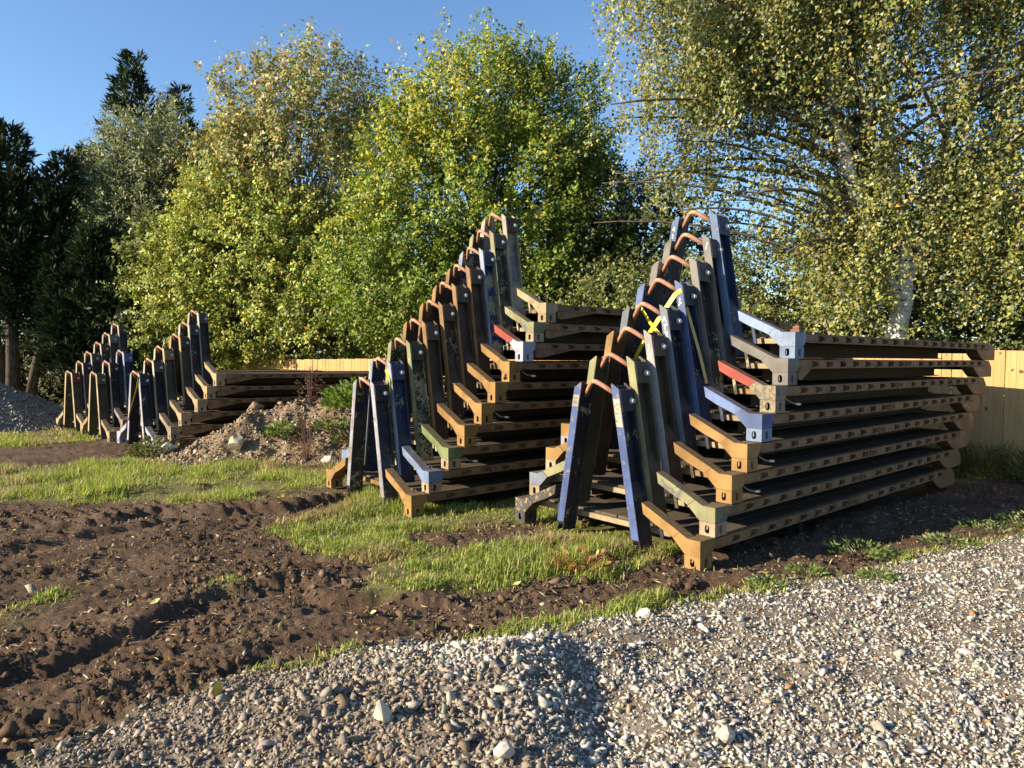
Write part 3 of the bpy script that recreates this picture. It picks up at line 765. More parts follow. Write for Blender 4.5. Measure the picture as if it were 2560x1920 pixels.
# ------------------------------------------------------------------ yellow tape wound about hook frames
def ribbon(name, pts, w, mat, label, group='yellow tape tied round hook frames', tw=(0, 0, 1)):
    pts = [Vector(p) for p in pts]; vs = []; fs = []
    for i, p in enumerate(pts):
        d = (pts[min(i + 1, len(pts) - 1)] - pts[max(i - 1, 0)]).normalized()
        s = Vector(tw).cross(d)
        s = (Vector(tw) - d * d.dot(Vector(tw))).normalized() * w / 2
        nrm = d.cross(s).normalized() * 0.0015
        vs += [p + s + nrm, p - s + nrm, p - s - nrm, p + s - nrm]
    for i in range(len(pts) - 1):
        a, b = i * 4, i * 4 + 4
        for k in range(4): fs.append((a + k, a + (k + 1) % 4, b + (k + 1) % 4, b + k))
    n = len(vs); fs += [(3, 2, 1, 0), (n - 4, n - 3, n - 2, n - 1)]
    m = MB(); m.add(vs, fs)
    return tag(add_obj(name, m.mesh(name), mat), label, 'tape', group)
def rackpt(k, p, stack=R_LEGS): return stack[k][0].matrix_world @ Vector(p)
bpy.context.view_layer.update()
ribbon('barrier_tape', [rackpt(4, (-0.006, C - 0.29, 1.47)), rackpt(4, (-0.008, C - 0.215, 1.435)), rackpt(4, (-0.05, C - 0.02, 1.16)), rackpt(4, (-0.05, C + 0.17, 0.93)), rackpt(4, (-0.03, C + 0.30, 0.76))], 0.048, M_TAPE, 'bright yellow tape crossing down from the white-blotched blue leg', tw=(0, 0, 1))
ribbon('barrier_tape', [rackpt(4, (-0.006, C + 0.30, 1.33)), rackpt(4, (-0.010, C + 0.23, 1.31)), rackpt(4, (-0.045, C + 0.08, 1.15)), rackpt(4, (-0.058, C - 0.06, 1.02)), rackpt(4, (-0.055, C - 0.20, 0.90))], 0.036, M_TAPE, 'thin yellow tape crossing the wider strip inside the blue hook frame', tw=(0, 0, 1))
ribbon('barrier_tape', [rackpt(4, (0.05, C - 0.315, 1.30)), rackpt(4, (0.10, C - 0.44, 0.85)), rackpt(4, (0.13, C - 0.52, 0.52))], 0.03, M_TAPE_OLD, 'dirty tape hanging straight down in the blue leg above the light blue arm', tw=(1, 0, 0))
ribbon('barrier_tape', [rackpt(1, (-0.006, C - 0.20, 1.45), M_LEGS), rackpt(1, (-0.006, C - 0.31, 1.30), M_LEGS), rackpt(1, (-0.004, C - 0.28, 1.15), M_LEGS)], 0.05, M_TAPE, 'twisted yellow tape on the light blue leg of the tallest stack', tw=(0, 0.5, 1))
ribbon('barrier_tape', [rackpt(0, (-0.006, C - 0.27, 1.50), A_LEGS), rackpt(0, (-0.02, C - 0.18, 1.25), A_LEGS), rackpt(0, (-0.03, C + 0.22, 0.75), A_LEGS), rackpt(0, (-0.006, C + 0.40, 0.55), A_LEGS)], 0.05, M_TAPE, 'yellow tape slung across the hook frame behind the soil heap', tw=(0, 1, 0.3))

# ------------------------------------------------------------------ fence
FA = np.array([8.5, 11.9]); FD = np.array([-0.769, 0.639]); FN = np.array([-0.639, -0.769])   # FN faces the yard
n = NT('fence_timber'); v = n.coords()
mp = n.n('ShaderNodeMapping'); mp.inputs['Scale'].default_value = (18, 18, 0.9); n.l(v, mp.inputs['Vector'])
g_ = n.noise(mp.outputs[0], 2.2, 6, 0.65)
oi = n.n('ShaderNodeObjectInfo')
c_ = n.mix(n.ramp(g_, 0.3, 0.7), (0.42, 0.235, 0.09), (0.56, 0.345, 0.15))
c_ = n.mix(n.math('MULTIPLY', oi.outputs['Random'], 0.45), c_, (0.32, 0.165, 0.06))
kn = n.noise(v, 9.0, 2, 0.4)
c_ = n.mix(n.ramp(kn, 0.70, 0.74), c_, (0.12, 0.06, 0.025))
M_FENCE = n.done(n.bsdf(c_, 0.75, 0.2, bump=g_, bstr=0.3, bdist=0.004))
def build_fence():
    root = empty('fence', (float(FA[0]), float(FA[1]), 0.0))
    tag(root, 'long close-boarded timber fence running behind the stacks', 'fence')
    bw = 0.155; t0, t1 = -3.6, 40.0
    meshes = []
    r = random.Random(3)
    for k in range(6):
        h = 1.90 + r.uniform(-.012, .012)
        # feather-edged board: thick at one side
        m = MB().prism([(0, 0), (0.150, 0.006), (0.150, 0.016), (0, 0.022)], 2, 0.0, h)
        meshes.append(m.mesh('board', 0.0))
    ang = math.atan2(FD[1], FD[0])
    nb = int((t1 - t0) / bw)
    for i in range(nb):
        t = t0 + i * bw
        p = FA + FD * t
        z = float(plane_z(p[0], p[1])) - 0.0 + 0.03 * max(0, 1 - abs(t) / 8)
        o = add_obj('board', meshes[i % 6], M_FENCE, root)
        o.location = (p[0] - FA[0], p[1] - FA[1], z)
        o.rotation_euler = (r.uniform(-.004, .004), r.uniform(-.003, .003), ang)
    pm = MB().box((-0.05, -0.16, -0.3), (0.05, -0.06, 1.82)).mesh('post', 0.004)
    rm = MB().box((0, -0.058, 0), (3.0, -0.02, 0.075)).mesh('rail', 0.003)
    t = t0
    while t < t1:
        p = FA + FD * t
        z = float(plane_z(p[0], p[1])); z2 = float(plane_z(*(p + FD * 3.0)))
        o = add_obj('post', pm, M_FENCE, root); o.location = (p[0] - FA[0], p[1] - FA[1], z); o.rotation_euler = (0, 0, ang)
        for zz in (0.3, 0.95, 1.6):
            o = add_obj('rail', rm, M_FENCE, root); o.location = (p[0] - FA[0], p[1] - FA[1], z + zz); o.rotation_euler = (0, -math.atan2(z2 - z, 3.0), ang)
        t += 3.0
build_fence()

# ------------------------------------------------------------------ vegetation
def leaf_material(name, trans=0.32, rough=0.5, spec=0.35):
    n = NT(name)
    at = n.n('ShaderNodeAttribute'); at.attribute_name = 'tint'
    b = n.bsdf(at.outputs['Color'], rough, spec)
    tr = n.n('ShaderNodeBsdfTranslucent')
    hs = n.n('ShaderNodeHueSaturation'); hs.inputs['Saturation'].default_value = 1.15; hs.inputs['Value'].default_value = 1.25
    n.l(at.outputs['Color'], hs.inputs['Color']); n.l(hs.outputs[0], tr.inputs[0])
    mx = n.n('ShaderNodeMixShader'); mx.inputs[0].default_value = trans
    n.l(b.outputs[0], mx.inputs[1]); n.l(tr.outputs[0], mx.inputs[2])
    return n.done(mx)
M_LEAF = leaf_material('broad_leaf'); M_NEEDLE = leaf_material('conifer_spray', 0.12, 0.6, 0.2); M_GRASS = leaf_material('grass_blade', 0.42, 0.5, 0.3)
def bark(name, a, b, sc=(6, 6, 1.5), patch=None):
    n = NT(name); v = n.coords()
    mp = n.n('ShaderNodeMapping'); mp.inputs['Scale'].default_value = sc; n.l(v, mp.inputs['Vector'])
    f = n.noise(mp.outputs[0], 2.2, 6, 0.7)
    c = n.mix(n.ramp(f, 0.35, 0.65), a, b)
    if patch:
        mp2 = n.n('ShaderNodeMapping'); mp2.inputs['Scale'].default_value = (3, 3, 11); n.l(v, mp2.inputs['Vector'])
        q = n.noise(mp2.outputs[0], 1.7, 5, 0.65, 0.5)
        c = n.mix(n.ramp(q, 0.57, 0.62), c, patch)
    return n.done(n.bsdf(c, 0.85, 0.15, bump=f, bstr=0.6, bdist=0.02))
M_BARK = bark('grey_brown_bark', (0.05, 0.04, 0.03), (0.13, 0.11, 0.085)); M_BIRCH = bark('birch_bark', (0.42, 0.39, 0.33), (0.60, 0.57, 0.50), (3, 3, 8), (0.05, 0.042, 0.035))
M_PALETWIG = bark('pale_twig_bark', (0.16, 0.14, 0.10), (0.30, 0.27, 0.20))

def rot_basis(d, rng):
    """two unit vectors perpendicular to each row of d"""
    r = rng.normal(size=d.shape); s = np.cross(d, r); s /= np.linalg.norm(s, axis=1, keepdims=True) + 1e-9
    return s, np.cross(d, s)

def leaves_mesh(name, pos, dirs, length, width, col, rng, fold=0.0, tri=False, face=None):
    """one rhombic leaf per row"""
    N = len(pos)
    if face is None:
        s, u = rot_basis(dirs, rng)
    else:                            # blades turn their upper side towards the light
        s = np.cross(dirs, face + rng.normal(0, 0.55, dirs.shape)); s /= np.linalg.norm(s, axis=1, keepdims=True) + 1e-9
        u = np.cross(dirs, s)
    l = length[:, None]; w = width[:, None]
    if tri:
        v = np.stack([pos - s * w * 0.62, pos + dirs * l, pos + s * w * 0.62 + dirs * l * 0.15], 1)
        F = (np.arange(N)[:, None] * 3 + np.arange(3)[None, :])
        return mesh_np(name, v.reshape(-1, 3), [F], np.repeat(col, 3, axis=0))
    v = np.empty((N, 4, 3), np.float32)
    v[:, 0] = pos; v[:, 1] = pos + dirs * l * 0.45 + s * w * 0.5; v[:, 2] = pos + dirs * l; v[:, 3] = pos + dirs * l * 0.45 - s * w * 0.5
    if fold:
        v[:, 1] += u * w * fold; v[:, 3] += u * w * fold
    F = (np.arange(N)[:, None] * 4 + np.arange(4)[None, :])
    return mesh_np(name, v.reshape(-1, 3), [F], np.repeat(col, 4, axis=0))

def palette(rng, n, cols, wts, var=0.18):
    cols = np.array(cols); i = rng.choice(len(cols), n, p=np.array(wts) / np.sum(wts))
    c = cols[i] * (1 + rng.normal(0, var, (n, 1))) * (1 + rng.normal(0, var * 0.35, (n, 3)))
    return np.clip(c, 0.004, 0.9)

LIGHTWARD = np.array([-0.75, -0.55, 0.75])
def unit(v): return v / (np.linalg.norm(v, axis=1, keepdims=True) + 1e-9)

def spray_starts(rng, ells, n, shell=0.75):
    E = np.array(ells, float); wt = (E[:, 3] * E[:, 4] * E[:, 5]) ** 0.67; wt /= wt.sum()
    k = rng.choice(len(E), n, p=wt)
    d = unit(rng.normal(size=(n, 3)))
    r = np.where(rng.random(n) < shell, 1 - np.abs(rng.normal(0, 0.13, n)), rng.random(n) ** 0.5 * 0.85)
    # lumpy outline: bulges and hollows on the shell
    lob = 0.5 * np.sin(d[:, 0] * 5.1 + k * 1.7) + 0.5 * np.sin(d[:, 1] * 6.3 + d[:, 2] * 4.4 + k * 0.9)
    r = r * (1 + 0.13 * lob)
    p = E[k, :3] + d * E[k, 3:6] * r[:, None]
    keep = np.ones(n, bool)
    for e in E:                     # thin out what lies deep inside another lobe
        q = np.linalg.norm((p - e[:3]) / e[3:6], axis=1)
        keep &= ~((q < 0.62) & (rng.random(n) < 0.75))
    return p[keep], d[keep], k[keep]

def tree(name, label, cat, base, ells, nspray, per, slen, leaf, cols, wts, up=0.5, droop=0.0, trunk_r=0.2, lean=(0, 0), seed=1, mat=None, bark_m=None, limbs=40,
         spread=0.13, shell=0.75, aspect=0.62, tipcol=None, group=None, trunk_top=0.75, bare=0, clumpvar=0.22, twigs=0, core=3000, gain=1.0):
    rng = np.random.default_rng(seed)
    bx, by = base; bz = float(height(np.array([bx]), np.array([by]))[0])
    root = empty(name, (bx, by, bz)); tag(root, label, cat, group)
    p, d, k = spray_starts(rng, ells, nspray, shell)
    n = len(p)
    ax = unit(d * np.array([1, 1, 0.5]) + np.array([0, 0, up - droop]) + rng.normal(0, 0.30, (n, 3)))
    L = slen * rng.uniform(0.55, 1.35, n)
    m = rng.poisson(per, n).clip(3)
    idx = np.repeat(np.arange(n), m); N = len(idx)
    t = rng.random(N)
    pos = p[idx] + ax[idx] * (L[idx] * t)[:, None] + rng.normal(0, 1, (N, 3)) * (spread * (1.15 - 0.6 * t) * slen)[:, None]
    pos[:, 2] -= droop * 0.25 * (L[idx] * t) ** 2
    dr = unit(ax[idx] * 0.35 + rng.normal(0, 0.75, (N, 3)) + np.array([0, 0, -0.35]))
    ln = leaf * rng.uniform(0.6, 1.35, N)
    cl = palette(rng, N, cols, wts) * (1 + rng.normal(0, clumpvar, n)).clip(0.5, 1.6)[idx][:, None]
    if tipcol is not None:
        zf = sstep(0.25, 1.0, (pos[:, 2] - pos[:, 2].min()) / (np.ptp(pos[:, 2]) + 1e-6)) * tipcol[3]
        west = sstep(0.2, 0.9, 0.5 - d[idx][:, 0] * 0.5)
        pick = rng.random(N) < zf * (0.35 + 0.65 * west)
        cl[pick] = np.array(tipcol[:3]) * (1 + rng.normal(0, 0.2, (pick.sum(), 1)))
    cl = np.clip(cl * 1.42 * gain, 0.004, 0.9); fc = unit(d)[idx] * 0.8 + LIGHTWARD
    if core:                         # large leaves added inside to block the sky, darkened as inner shade
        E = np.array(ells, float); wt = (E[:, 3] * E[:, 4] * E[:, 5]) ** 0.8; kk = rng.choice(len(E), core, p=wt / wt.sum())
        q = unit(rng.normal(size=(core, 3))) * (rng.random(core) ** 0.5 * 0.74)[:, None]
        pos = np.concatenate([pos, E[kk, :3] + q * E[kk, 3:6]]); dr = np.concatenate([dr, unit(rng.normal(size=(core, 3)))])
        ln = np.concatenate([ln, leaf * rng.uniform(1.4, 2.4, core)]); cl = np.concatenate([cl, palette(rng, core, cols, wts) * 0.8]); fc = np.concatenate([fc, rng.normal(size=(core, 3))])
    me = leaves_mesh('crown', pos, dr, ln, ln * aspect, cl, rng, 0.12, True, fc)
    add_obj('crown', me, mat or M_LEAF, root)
    # trunk and limbs
    E = np.array(ells, float); top = E[:, 2].max() * trunk_top; rr = random.Random(seed)
    tb = MB(); pts = []
    for i in range(9):
        f = i / 8
        pts.append((lean[0] * f * f * top + 0.12 * math.sin(f * 5 + seed) * (0.2 + f), lean[1] * f * f * top + 0.10 * math.cos(f * 4 + seed) * f, -0.3 + f * (top + 0.3)))
    tb.tube(pts, trunk_r, 10, trunk_r * 0.22)
    add_obj('trunk', tb.mesh('trunk', 0, True), bark_m or M_BARK, root)
    lb = MB()
    sel = rng.choice(n, min(limbs, n), replace=False)
    for q in sel:
        tgt = Vector(p[q]); zf = min(max((tgt.z * rr.uniform(0.35, 0.7)), 0.5), top * 0.95)
        f = (zf + 0.3) / (top + 0.3); i0 = min(int(f * 8), 7); a = Vector(pts[i0]).lerp(Vector(pts[i0 + 1]), f * 8 - i0)
        mid = a.lerp(tgt, 0.5) + Vector((rr.uniform(-.3, .3), rr.uniform(-.3, .3), (0.25 - droop * 0.1) * (tgt - a).length * 0.35))
        c = [a * (1 - s) ** 2 + mid * 2 * s * (1 - s) + tgt * s * s for s in (0, .25, .5, .75, 1)]
        lb.tube(c, trunk_r * rr.uniform(0.16, 0.34), 5, 0.008)
    if twigs:
        for q in rng.choice(n, min(twigs, n), replace=False):
            a = Vector(p[q]); b = a + Vector(ax[q]) * float(L[q])
            lb.tube([a, a.lerp(b, .5) + Vector((0, 0, -.02)), b], 0.007, 3, 0.003, cap=False)
    for q in range(bare):          # bare shoots standing clear of the leaves
        j = rng.integers(n); a = Vector(p[j]); b = a + Vector((rr.uniform(-.25, .25), rr.uniform(-.25, .25), rr.uniform(0.7, 1.6)))
        lb.tube([a, a.lerp(b, .5) + Vector((rr.uniform(-.05, .05), 0, 0)), b], 0.012, 4, 0.004)
    if lb.v: add_obj('limbs', lb.mesh('limbs', 0, True), M_PALETWIG if bare else (bark_m or M_BARK), root)
    return root

def conifer(name, label, base, tips, width, low, nbr, seed, cols, group=None, lean=0.15, dens=1.0):
    """feathery cypress: one crown of upswept sprays round several leaders"""
    rng = np.random.default_rng(seed)
    bx, by = base; bz = float(height(np.array([bx]), np.array([by]))[0])
    root = empty(name, (bx, by, bz)); tag(root, label, 'conifer', group)
    P_, D_, L_, W_, C_ = [], [], [], [], []
    tb = MB()
    for (tx, ty, tz, wf) in tips:
        tb.tube([(tx * 0.2, ty * 0.2, -0.3), (tx * 0.7, ty * 0.7, tz * 0.45), (tx, ty, tz * 0.97)], 0.30 * wf, 8, 0.02)
        nb = int(nbr * wf)
        f = rng.random(nb) ** 0.75
        z0 = low + (tz - low) * f
        az = rng.random(nb) * 2 * np.pi
        R = width * wf * (1 - f) ** 0.72 * rng.uniform(0.55, 1.15, nb) + 0.25
        sx = np.stack([tx * np.minimum(1, z0 / tz) + 0 * az, ty * np.minimum(1, z0 / tz) + 0 * az, z0], 1)
        d = np.stack([np.cos(az), np.sin(az), rng.uniform(0.25, 0.95, nb)], 1) + np.array([-lean, 0, 0.1])
        d = unit(d)
        m = np.maximum(6, (R * 26 * dens).astype(int)); idx = np.repeat(np.arange(nb), m); N = len(idx)
        t = 0.15 + 0.85 * rng.random(N) ** 0.7
        curve = np.zeros((N, 3)); curve[:, 2] = -0.10 * R[idx] * (t ** 2)
        pos = sx[idx] + d[idx] * (R[idx] * t)[:, None] + curve + rng.normal(0, 1, (N, 3)) * (0.05 + 0.10 * (1 - t) * R[idx])[:, None]
        dr = unit(d[idx] + rng.normal(0, 0.42, (N, 3)) + np.array([0, 0, 0.12]))
        P_.append(pos); D_.append(dr); L_.append(rng.uniform(0.16, 0.42, N)); C_.append(palette(rng, N, cols[0], cols[1], 0.2) * (1 + rng.normal(0, 0.2, nb)).clip(.5, 1.5)[idx][:, None])
    pos = np.concatenate(P_); dr = np.concatenate(D_); ln = np.concatenate(L_); cl = np.clip(np.concatenate(C_), 0.003, 0.6)
    add_obj('crown', leaves_mesh('crown', pos, dr, ln, ln * 0.26, cl, rng, 0.2), M_NEEDLE, root)
    add_obj('trunk', tb.mesh('trunk', 0, True), M_BARK, root)
    return root

# --- birch filling the right half
def build_birch():
    rng = np.random.default_rng(21)
    bx, by = 7.85, 15.1; bz = float(height(np.array([bx]), np.array([by]))[0])
    root = empty('birch_tree', (bx, by, bz))
    tag(root, 'large weeping birch with white trunk just behind the fence, filling the upper right', 'birch')
    rr = random.Random(4)
    # trunk: leans right above a swollen base, then forks
    def px(p): return p
    tp = [(-0.28, -0.1, -0.3), (-0.16, -0.05, 0.6), (0.0, 0, 1.3), (0.16, 0, 2.2), (0.34, 0, 3.0), (0.36, 0.1, 4.2), (0.1, 0.2, 6.0), (-0.2, 0.3, 8.0), (-0.3, 0.3, 10.2), (-0.25, 0.3, 12.4)]
    tb = MB().tube(tp, 0.30, 12, 0.05)
    tb.tube([(0.30, 0.0, 2.7), (-0.55, -0.1, 4.4), (-1.15, -0.1, 6.4), (-1.7, 0, 8.8), (-2.0, 0, 11)], 0.19, 9, 0.04)
    tb.tube([(0.35, 0.0, 3.3), (0.95, 0.1, 4.8), (1.25, 0.2, 6.6), (1.6, 0.3, 9.0)], 0.14, 8, 0.03)
    add_obj('trunk', tb.mesh('trunk', 0, True), M_BIRCH, root)
    ends = []
    lb = MB()
    for i in range(130):
        f = rr.random()
        z0 = 3.2 + 8.5 * f
        a = Vector((-0.3 - 1.3 * max(0, z0 - 4) / 8 * (i % 2), 0.2, z0)) if i % 3 else Vector((0.9 + 0.08 * z0, 0.2, z0))
        az = rr.uniform(0, 2 * math.pi)
        reach = rr.uniform(1.6, 5.2) * (1 - 0.45 * f)
        b = a + Vector((math.cos(az) * reach * 1.12, math.sin(az) * reach * 0.62, rr.uniform(0.2, 1.9)))
        if b.x < -6.6: b.x = -6.6 + rr.random()
        mid = a.lerp(b, 0.5) + Vector((0, 0, 0.6))
        c = [a * (1 - s) ** 2 + mid * 2 * s * (1 - s) + b * s * s for s in (0, .2, .4, .6, .8, 1)]
        lb.tube(c, rr.uniform(0.03, 0.075), 5, 0.010)
        ends.append(c)
    # long low bough reaching left
    for a, b in (((-0.9, 0, 6.2), (-6.0, -1.2, 6.6)), ((-1.2, 0, 7.4), (-5.6, -1.6, 8.8)), ((-0.4, 0, 4.4), (-3.3, -1.2, 4.9)), ((-0.7, 0, 5.2), (-5.4, 0.6, 5.5)), ((-1.4, 0, 8.6), (-5.8, -.8, 9.6)),
                 ((0.5, 0, 4.2), (3.6, -1.0, 4.6)), ((0.8, 0, 5.2), (4.4, -.8, 6.2)), ((1.0, 0, 6.5), (4.6, 0, 8.0)), ((-0.2, 0, 3.6), (-2.4, -0.8, 3.9))):
        a, b = Vector(a), Vector(b); mid = a.lerp(b, .45) + Vector((0, 0, 0.9))
        c = [a * (1 - s) ** 2 + mid * 2 * s * (1 - s) + b * s * s for s in (0, .15, .3, .45, .6, .75, .9, 1)]
        lb.tube(c, 0.07, 6, 0.012); ends += [c, c, c, c]
    for i in range(22):
        z0 = 4.0 + 8.0 * i / 21
        a = Vector((-0.6 - 0.08 * z0, 0.1, z0 - 0.4)); b = Vector((rr.uniform(-6.1, -4.2), rr.uniform(-0.4, 1.6), z0 + rr.uniform(0.1, 0.8)))
        mid = a.lerp(b, .45) + Vector((0, 0, 0.8))
        c = [a * (1 - s) ** 2 + mid * 2 * s * (1 - s) + b * s * s for s in (0, .15, .3, .45, .6, .75, .9, 1)]
        lb.tube(c, 0.05, 5, 0.010); ends += [c, c, c]
    # hanging leafy strings
    pts = []
    for c in ends:
        for s in range(9):
            i = rr.randint(1, len(c) - 1); f = rr.random()
            p = c[i - 1].lerp(c[i], f); pts.append((p.x, p.y, p.z))
    pts = np.array(pts)
    ns = 11500
    st = pts[rng.integers(len(pts), size=ns)] + rng.normal(0, 1, (ns, 3)) * np.array([0.42, 0.42, 0.28])
    L = rng.uniform(0.5, 2.1, ns)
    st[:, 2] += 0.25
    low = 3.1 - 0.9 * (st[:, 0] > -2.5) - 0.9 * (st[:, 0] > 1.2) + 0.6 * (st[:, 0] < -5)
    keep = st[:, 2] - L * 0.5 > low - rng.random(ns) * 0.9
    clump = fbm(st[:, 0] * 0.62 + st[:, 1] * 0.35 + 3.0, st[:, 2] * 0.42 + st[:, 1] * 0.2, 131, 3, 0.55)
    keep &= rng.random(ns) < 0.10 + 1.0 * sstep(0.40, 0.56, clump)
    keep &= ~((np.abs(st[:, 0] - 0.12 * (st[:, 2] - L)) < 0.42) & (st[:, 1] < 0.4) & (st[:, 2] - L < 3.9))
    yard = FN[0] * (st[:, 0] + bx - FA[0]) + FN[1] * (st[:, 1] + by - FA[1])
    keep &= ~((yard > -0.35) & (st[:, 2] - L < 4.6)) & ~((yard > 0.5) & (st[:, 2] - L < 6.0))
    st, L = st[keep], L[keep]; ns = len(st)
    sway = rng.normal(0, 0.16, (ns, 2))
    m = (L * 27 * rng.uniform(0.7, 1.3, ns)).astype(int) + 7
    idx = np.repeat(np.arange(ns), m); N = len(idx); t = rng.random(N)
    pos = st[idx].copy()
    pos[:, 0] += sway[idx, 0] * t * L[idx] + rng.normal(0, 0.075, N); pos[:, 1] += sway[idx, 1] * t * L[idx] + rng.normal(0, 0.075, N)
    pos[:, 2] -= t * L[idx]
    dr = unit(rng.normal(0, 0.6, (N, 3)) + np.array([0, 0, -0.8]))
    ln = rng.uniform(0.048, 0.092, N)
    cl = palette(rng, N, [(0.135, 0.145, 0.032), (0.10, 0.12, 0.03), (0.21, 0.195, 0.045), (0.21, 0.22, 0.13), (0.36, 0.25, 0.04), (0.17, 0.10, 0.035)], [30, 26, 20, 20, 3, 2], 0.2)
    cl = np.clip(1.42 * cl * (1 + rng.normal(0, 0.2, ns)).clip(.5, 1.6)[idx][:, None], 0.004, 0.9)
    add_obj('crown', leaves_mesh('crown', pos, dr, ln, ln * 0.78, cl, rng, 0.1, True, np.tile(LIGHTWARD * 0.8, (len(pos), 1))), M_LEAF, root)
    for q in rng.choice(ns, 1100, replace=False):
        a = Vector(st[q]); b = a + Vector((sway[q, 0] * L[q], sway[q, 1] * L[q], -L[q]))
        lb.tube([a, b], 0.006, 3, 0.002, cap=False)
    add_obj('limbs', lb.mesh('limbs', 0, True), M_BARK, root)
build_birch()

# --- field maple in the middle
tree('maple_tree', 'bright yellow-green maple with upright leafy shoots behind the tallest stack', 'tree', (-0.7, 23.0),
     [(0, 0, 6.6, 3.5, 3.2, 3.8), (-0.4, -0.2, 8.8, 2.6, 2.4, 2.5), (1.3, 0, 8.4, 2.2, 2.2, 2.6), (-2.1, -0.3, 6.2, 2.0, 2.0, 2.6), (-2.5, -0.6, 3.9, 2.4, 2.2, 2.1), (1.4, -0.4, 3.9, 2.6, 2.2, 2.4), (-0.4, -0.6, 3.2, 3.0, 2.0, 1.8), (2.6, 0, 6.0, 1.8, 1.8, 2.8)],
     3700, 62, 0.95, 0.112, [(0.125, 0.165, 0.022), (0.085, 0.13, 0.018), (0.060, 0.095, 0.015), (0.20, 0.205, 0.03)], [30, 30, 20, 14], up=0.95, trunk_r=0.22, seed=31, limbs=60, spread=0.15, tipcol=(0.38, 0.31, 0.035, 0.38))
# --- tall open tree with brown seed heads
tree('ash_tree', 'tall open tree with brown seed clusters and bare pale stems, left of the maple', 'tree', (-8.6, 29.0),
     [(0, 0, 9.0, 3.2, 3.0, 3.4), (0.9, 0, 11.6, 2.5, 2.4, 2.4), (-1.2, 0, 11.2, 2.0, 2.0, 2.4), (2.3, 0, 9.2, 1.9, 2.0, 2.8), (-2.3, 0, 8.6, 1.9, 1.9, 2.4), (0.3, 0, 5.6, 3.2, 2.8, 2.6), (2.6, 0, 5.6, 1.8, 1.8, 2.4)],
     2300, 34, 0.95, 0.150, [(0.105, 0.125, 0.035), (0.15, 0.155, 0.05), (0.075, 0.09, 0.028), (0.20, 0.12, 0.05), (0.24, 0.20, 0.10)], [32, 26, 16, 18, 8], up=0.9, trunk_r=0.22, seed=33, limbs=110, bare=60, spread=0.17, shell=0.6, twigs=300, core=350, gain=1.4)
# drooping pale birch on the left edge of that tree
tree('young_birch_tree', 'slim pale birch with hanging twigs between cypress and tall open tree', 'birch', (-10.9, 30.5),
     [(0, 0, 10.6, 1.3, 1.2, 2.4), (-0.5, 0, 8.0, 1.3, 1.2, 2.6), (0.6, 0, 6.2, 1.6, 1.4, 2.6)],
     800, 36, 1.2, 0.12, [(0.20, 0.19, 0.06), (0.27, 0.22, 0.08), (0.13, 0.14, 0.045)], [30, 20, 30], up=0.0, droop=0.9, trunk_r=0.12, seed=35, bark_m=M_PALETWIG, limbs=40, shell=0.55)
# --- hazel-like bush in front, hanging over the fence
tree('hazel_bush', 'broad yellow-green bush hanging over the fence behind the soil heap', 'bush', (-8.9, 27.4),
     [(-1.0, 0, 5.6, 2.8, 2.2, 2.7), (-2.8, 0, 4.2, 2.2, 1.8, 2.2), (1.2, -0.4, 4.9, 2.7, 2.0, 2.5), (0.2, -0.6, 3.4, 3.6, 1.7, 1.6), (3.2, -0.6, 3.9, 2.6, 1.6, 2.0), (-1.8, 0, 7.4, 1.6, 1.4, 1.5)],
     3000, 46, 0.85, 0.125, [(0.15, 0.165, 0.032), (0.105, 0.13, 0.026), (0.20, 0.195, 0.045), (0.07, 0.085, 0.02), (0.22, 0.13, 0.04)], [34, 26, 18, 16, 3], up=0.35, trunk_r=0.14, seed=37, limbs=50, spread=0.16, gain=1.6)
# --- grey-green willow against the cypresses
tree('willow_tree', 'dull grey-green willow standing in front of the tall cypress', 'tree', (-15.2, 30.5),
     [(0.1, 0, 9.4, 2.2, 2.0, 2.8), (0.2, 0, 6.6, 2.9, 2.4, 2.8), (-0.8, 0, 4.6, 2.4, 2.0, 2.4), (1.4, 0, 5.4, 2.0, 1.8, 2.6)],
     2200, 38, 0.95, 0.16, [(0.105, 0.115, 0.05), (0.075, 0.088, 0.038), (0.14, 0.145, 0.07), (0.055, 0.07, 0.028)], [34, 30, 14, 20], up=0.75, trunk_r=0.18, seed=39, limbs=40, bare=22, spread=0.15, aspect=0.4, gain=1.3)
tree('lime_bush', 'olive green leafy bush at the left end of the fence, lit at the top', 'bush', (-12.9, 28.2),
     [(0, 0, 5.2, 1.9, 1.6, 2.2), (-0.7, 0, 3.2, 1.9, 1.6, 1.9), (0.8, -0.2, 2.6, 1.8, 1.5, 1.8)],
     1200, 34, 0.8, 0.15, [(0.125, 0.14, 0.04), (0.085, 0.10, 0.028), (0.06, 0.075, 0.02)], [34, 30, 22], up=0.4, trunk_r=0.12, seed=40, limbs=30, gain=1.4)
tree('laurel_bush', 'wide dark bush under the cypresses at the far left', 'bush', (-20.0, 31.8),
     [(0, 0, 1.6, 3.2, 1.6, 2.0), (3.0, 0, 1.3, 2.4, 1.5, 1.7), (-2.6, 0, 1.9, 2.4, 1.5, 2.2), (5.6, 0.3, 1.3, 1.8, 1.3, 1.6)],
     1000, 28, 0.8, 0.16, [(0.030, 0.036, 0.012), (0.045, 0.050, 0.016), (0.10, 0.07, 0.025)], [3, 3, 1], up=0.2, trunk_r=0.1, seed=64, limbs=30, core=2500)
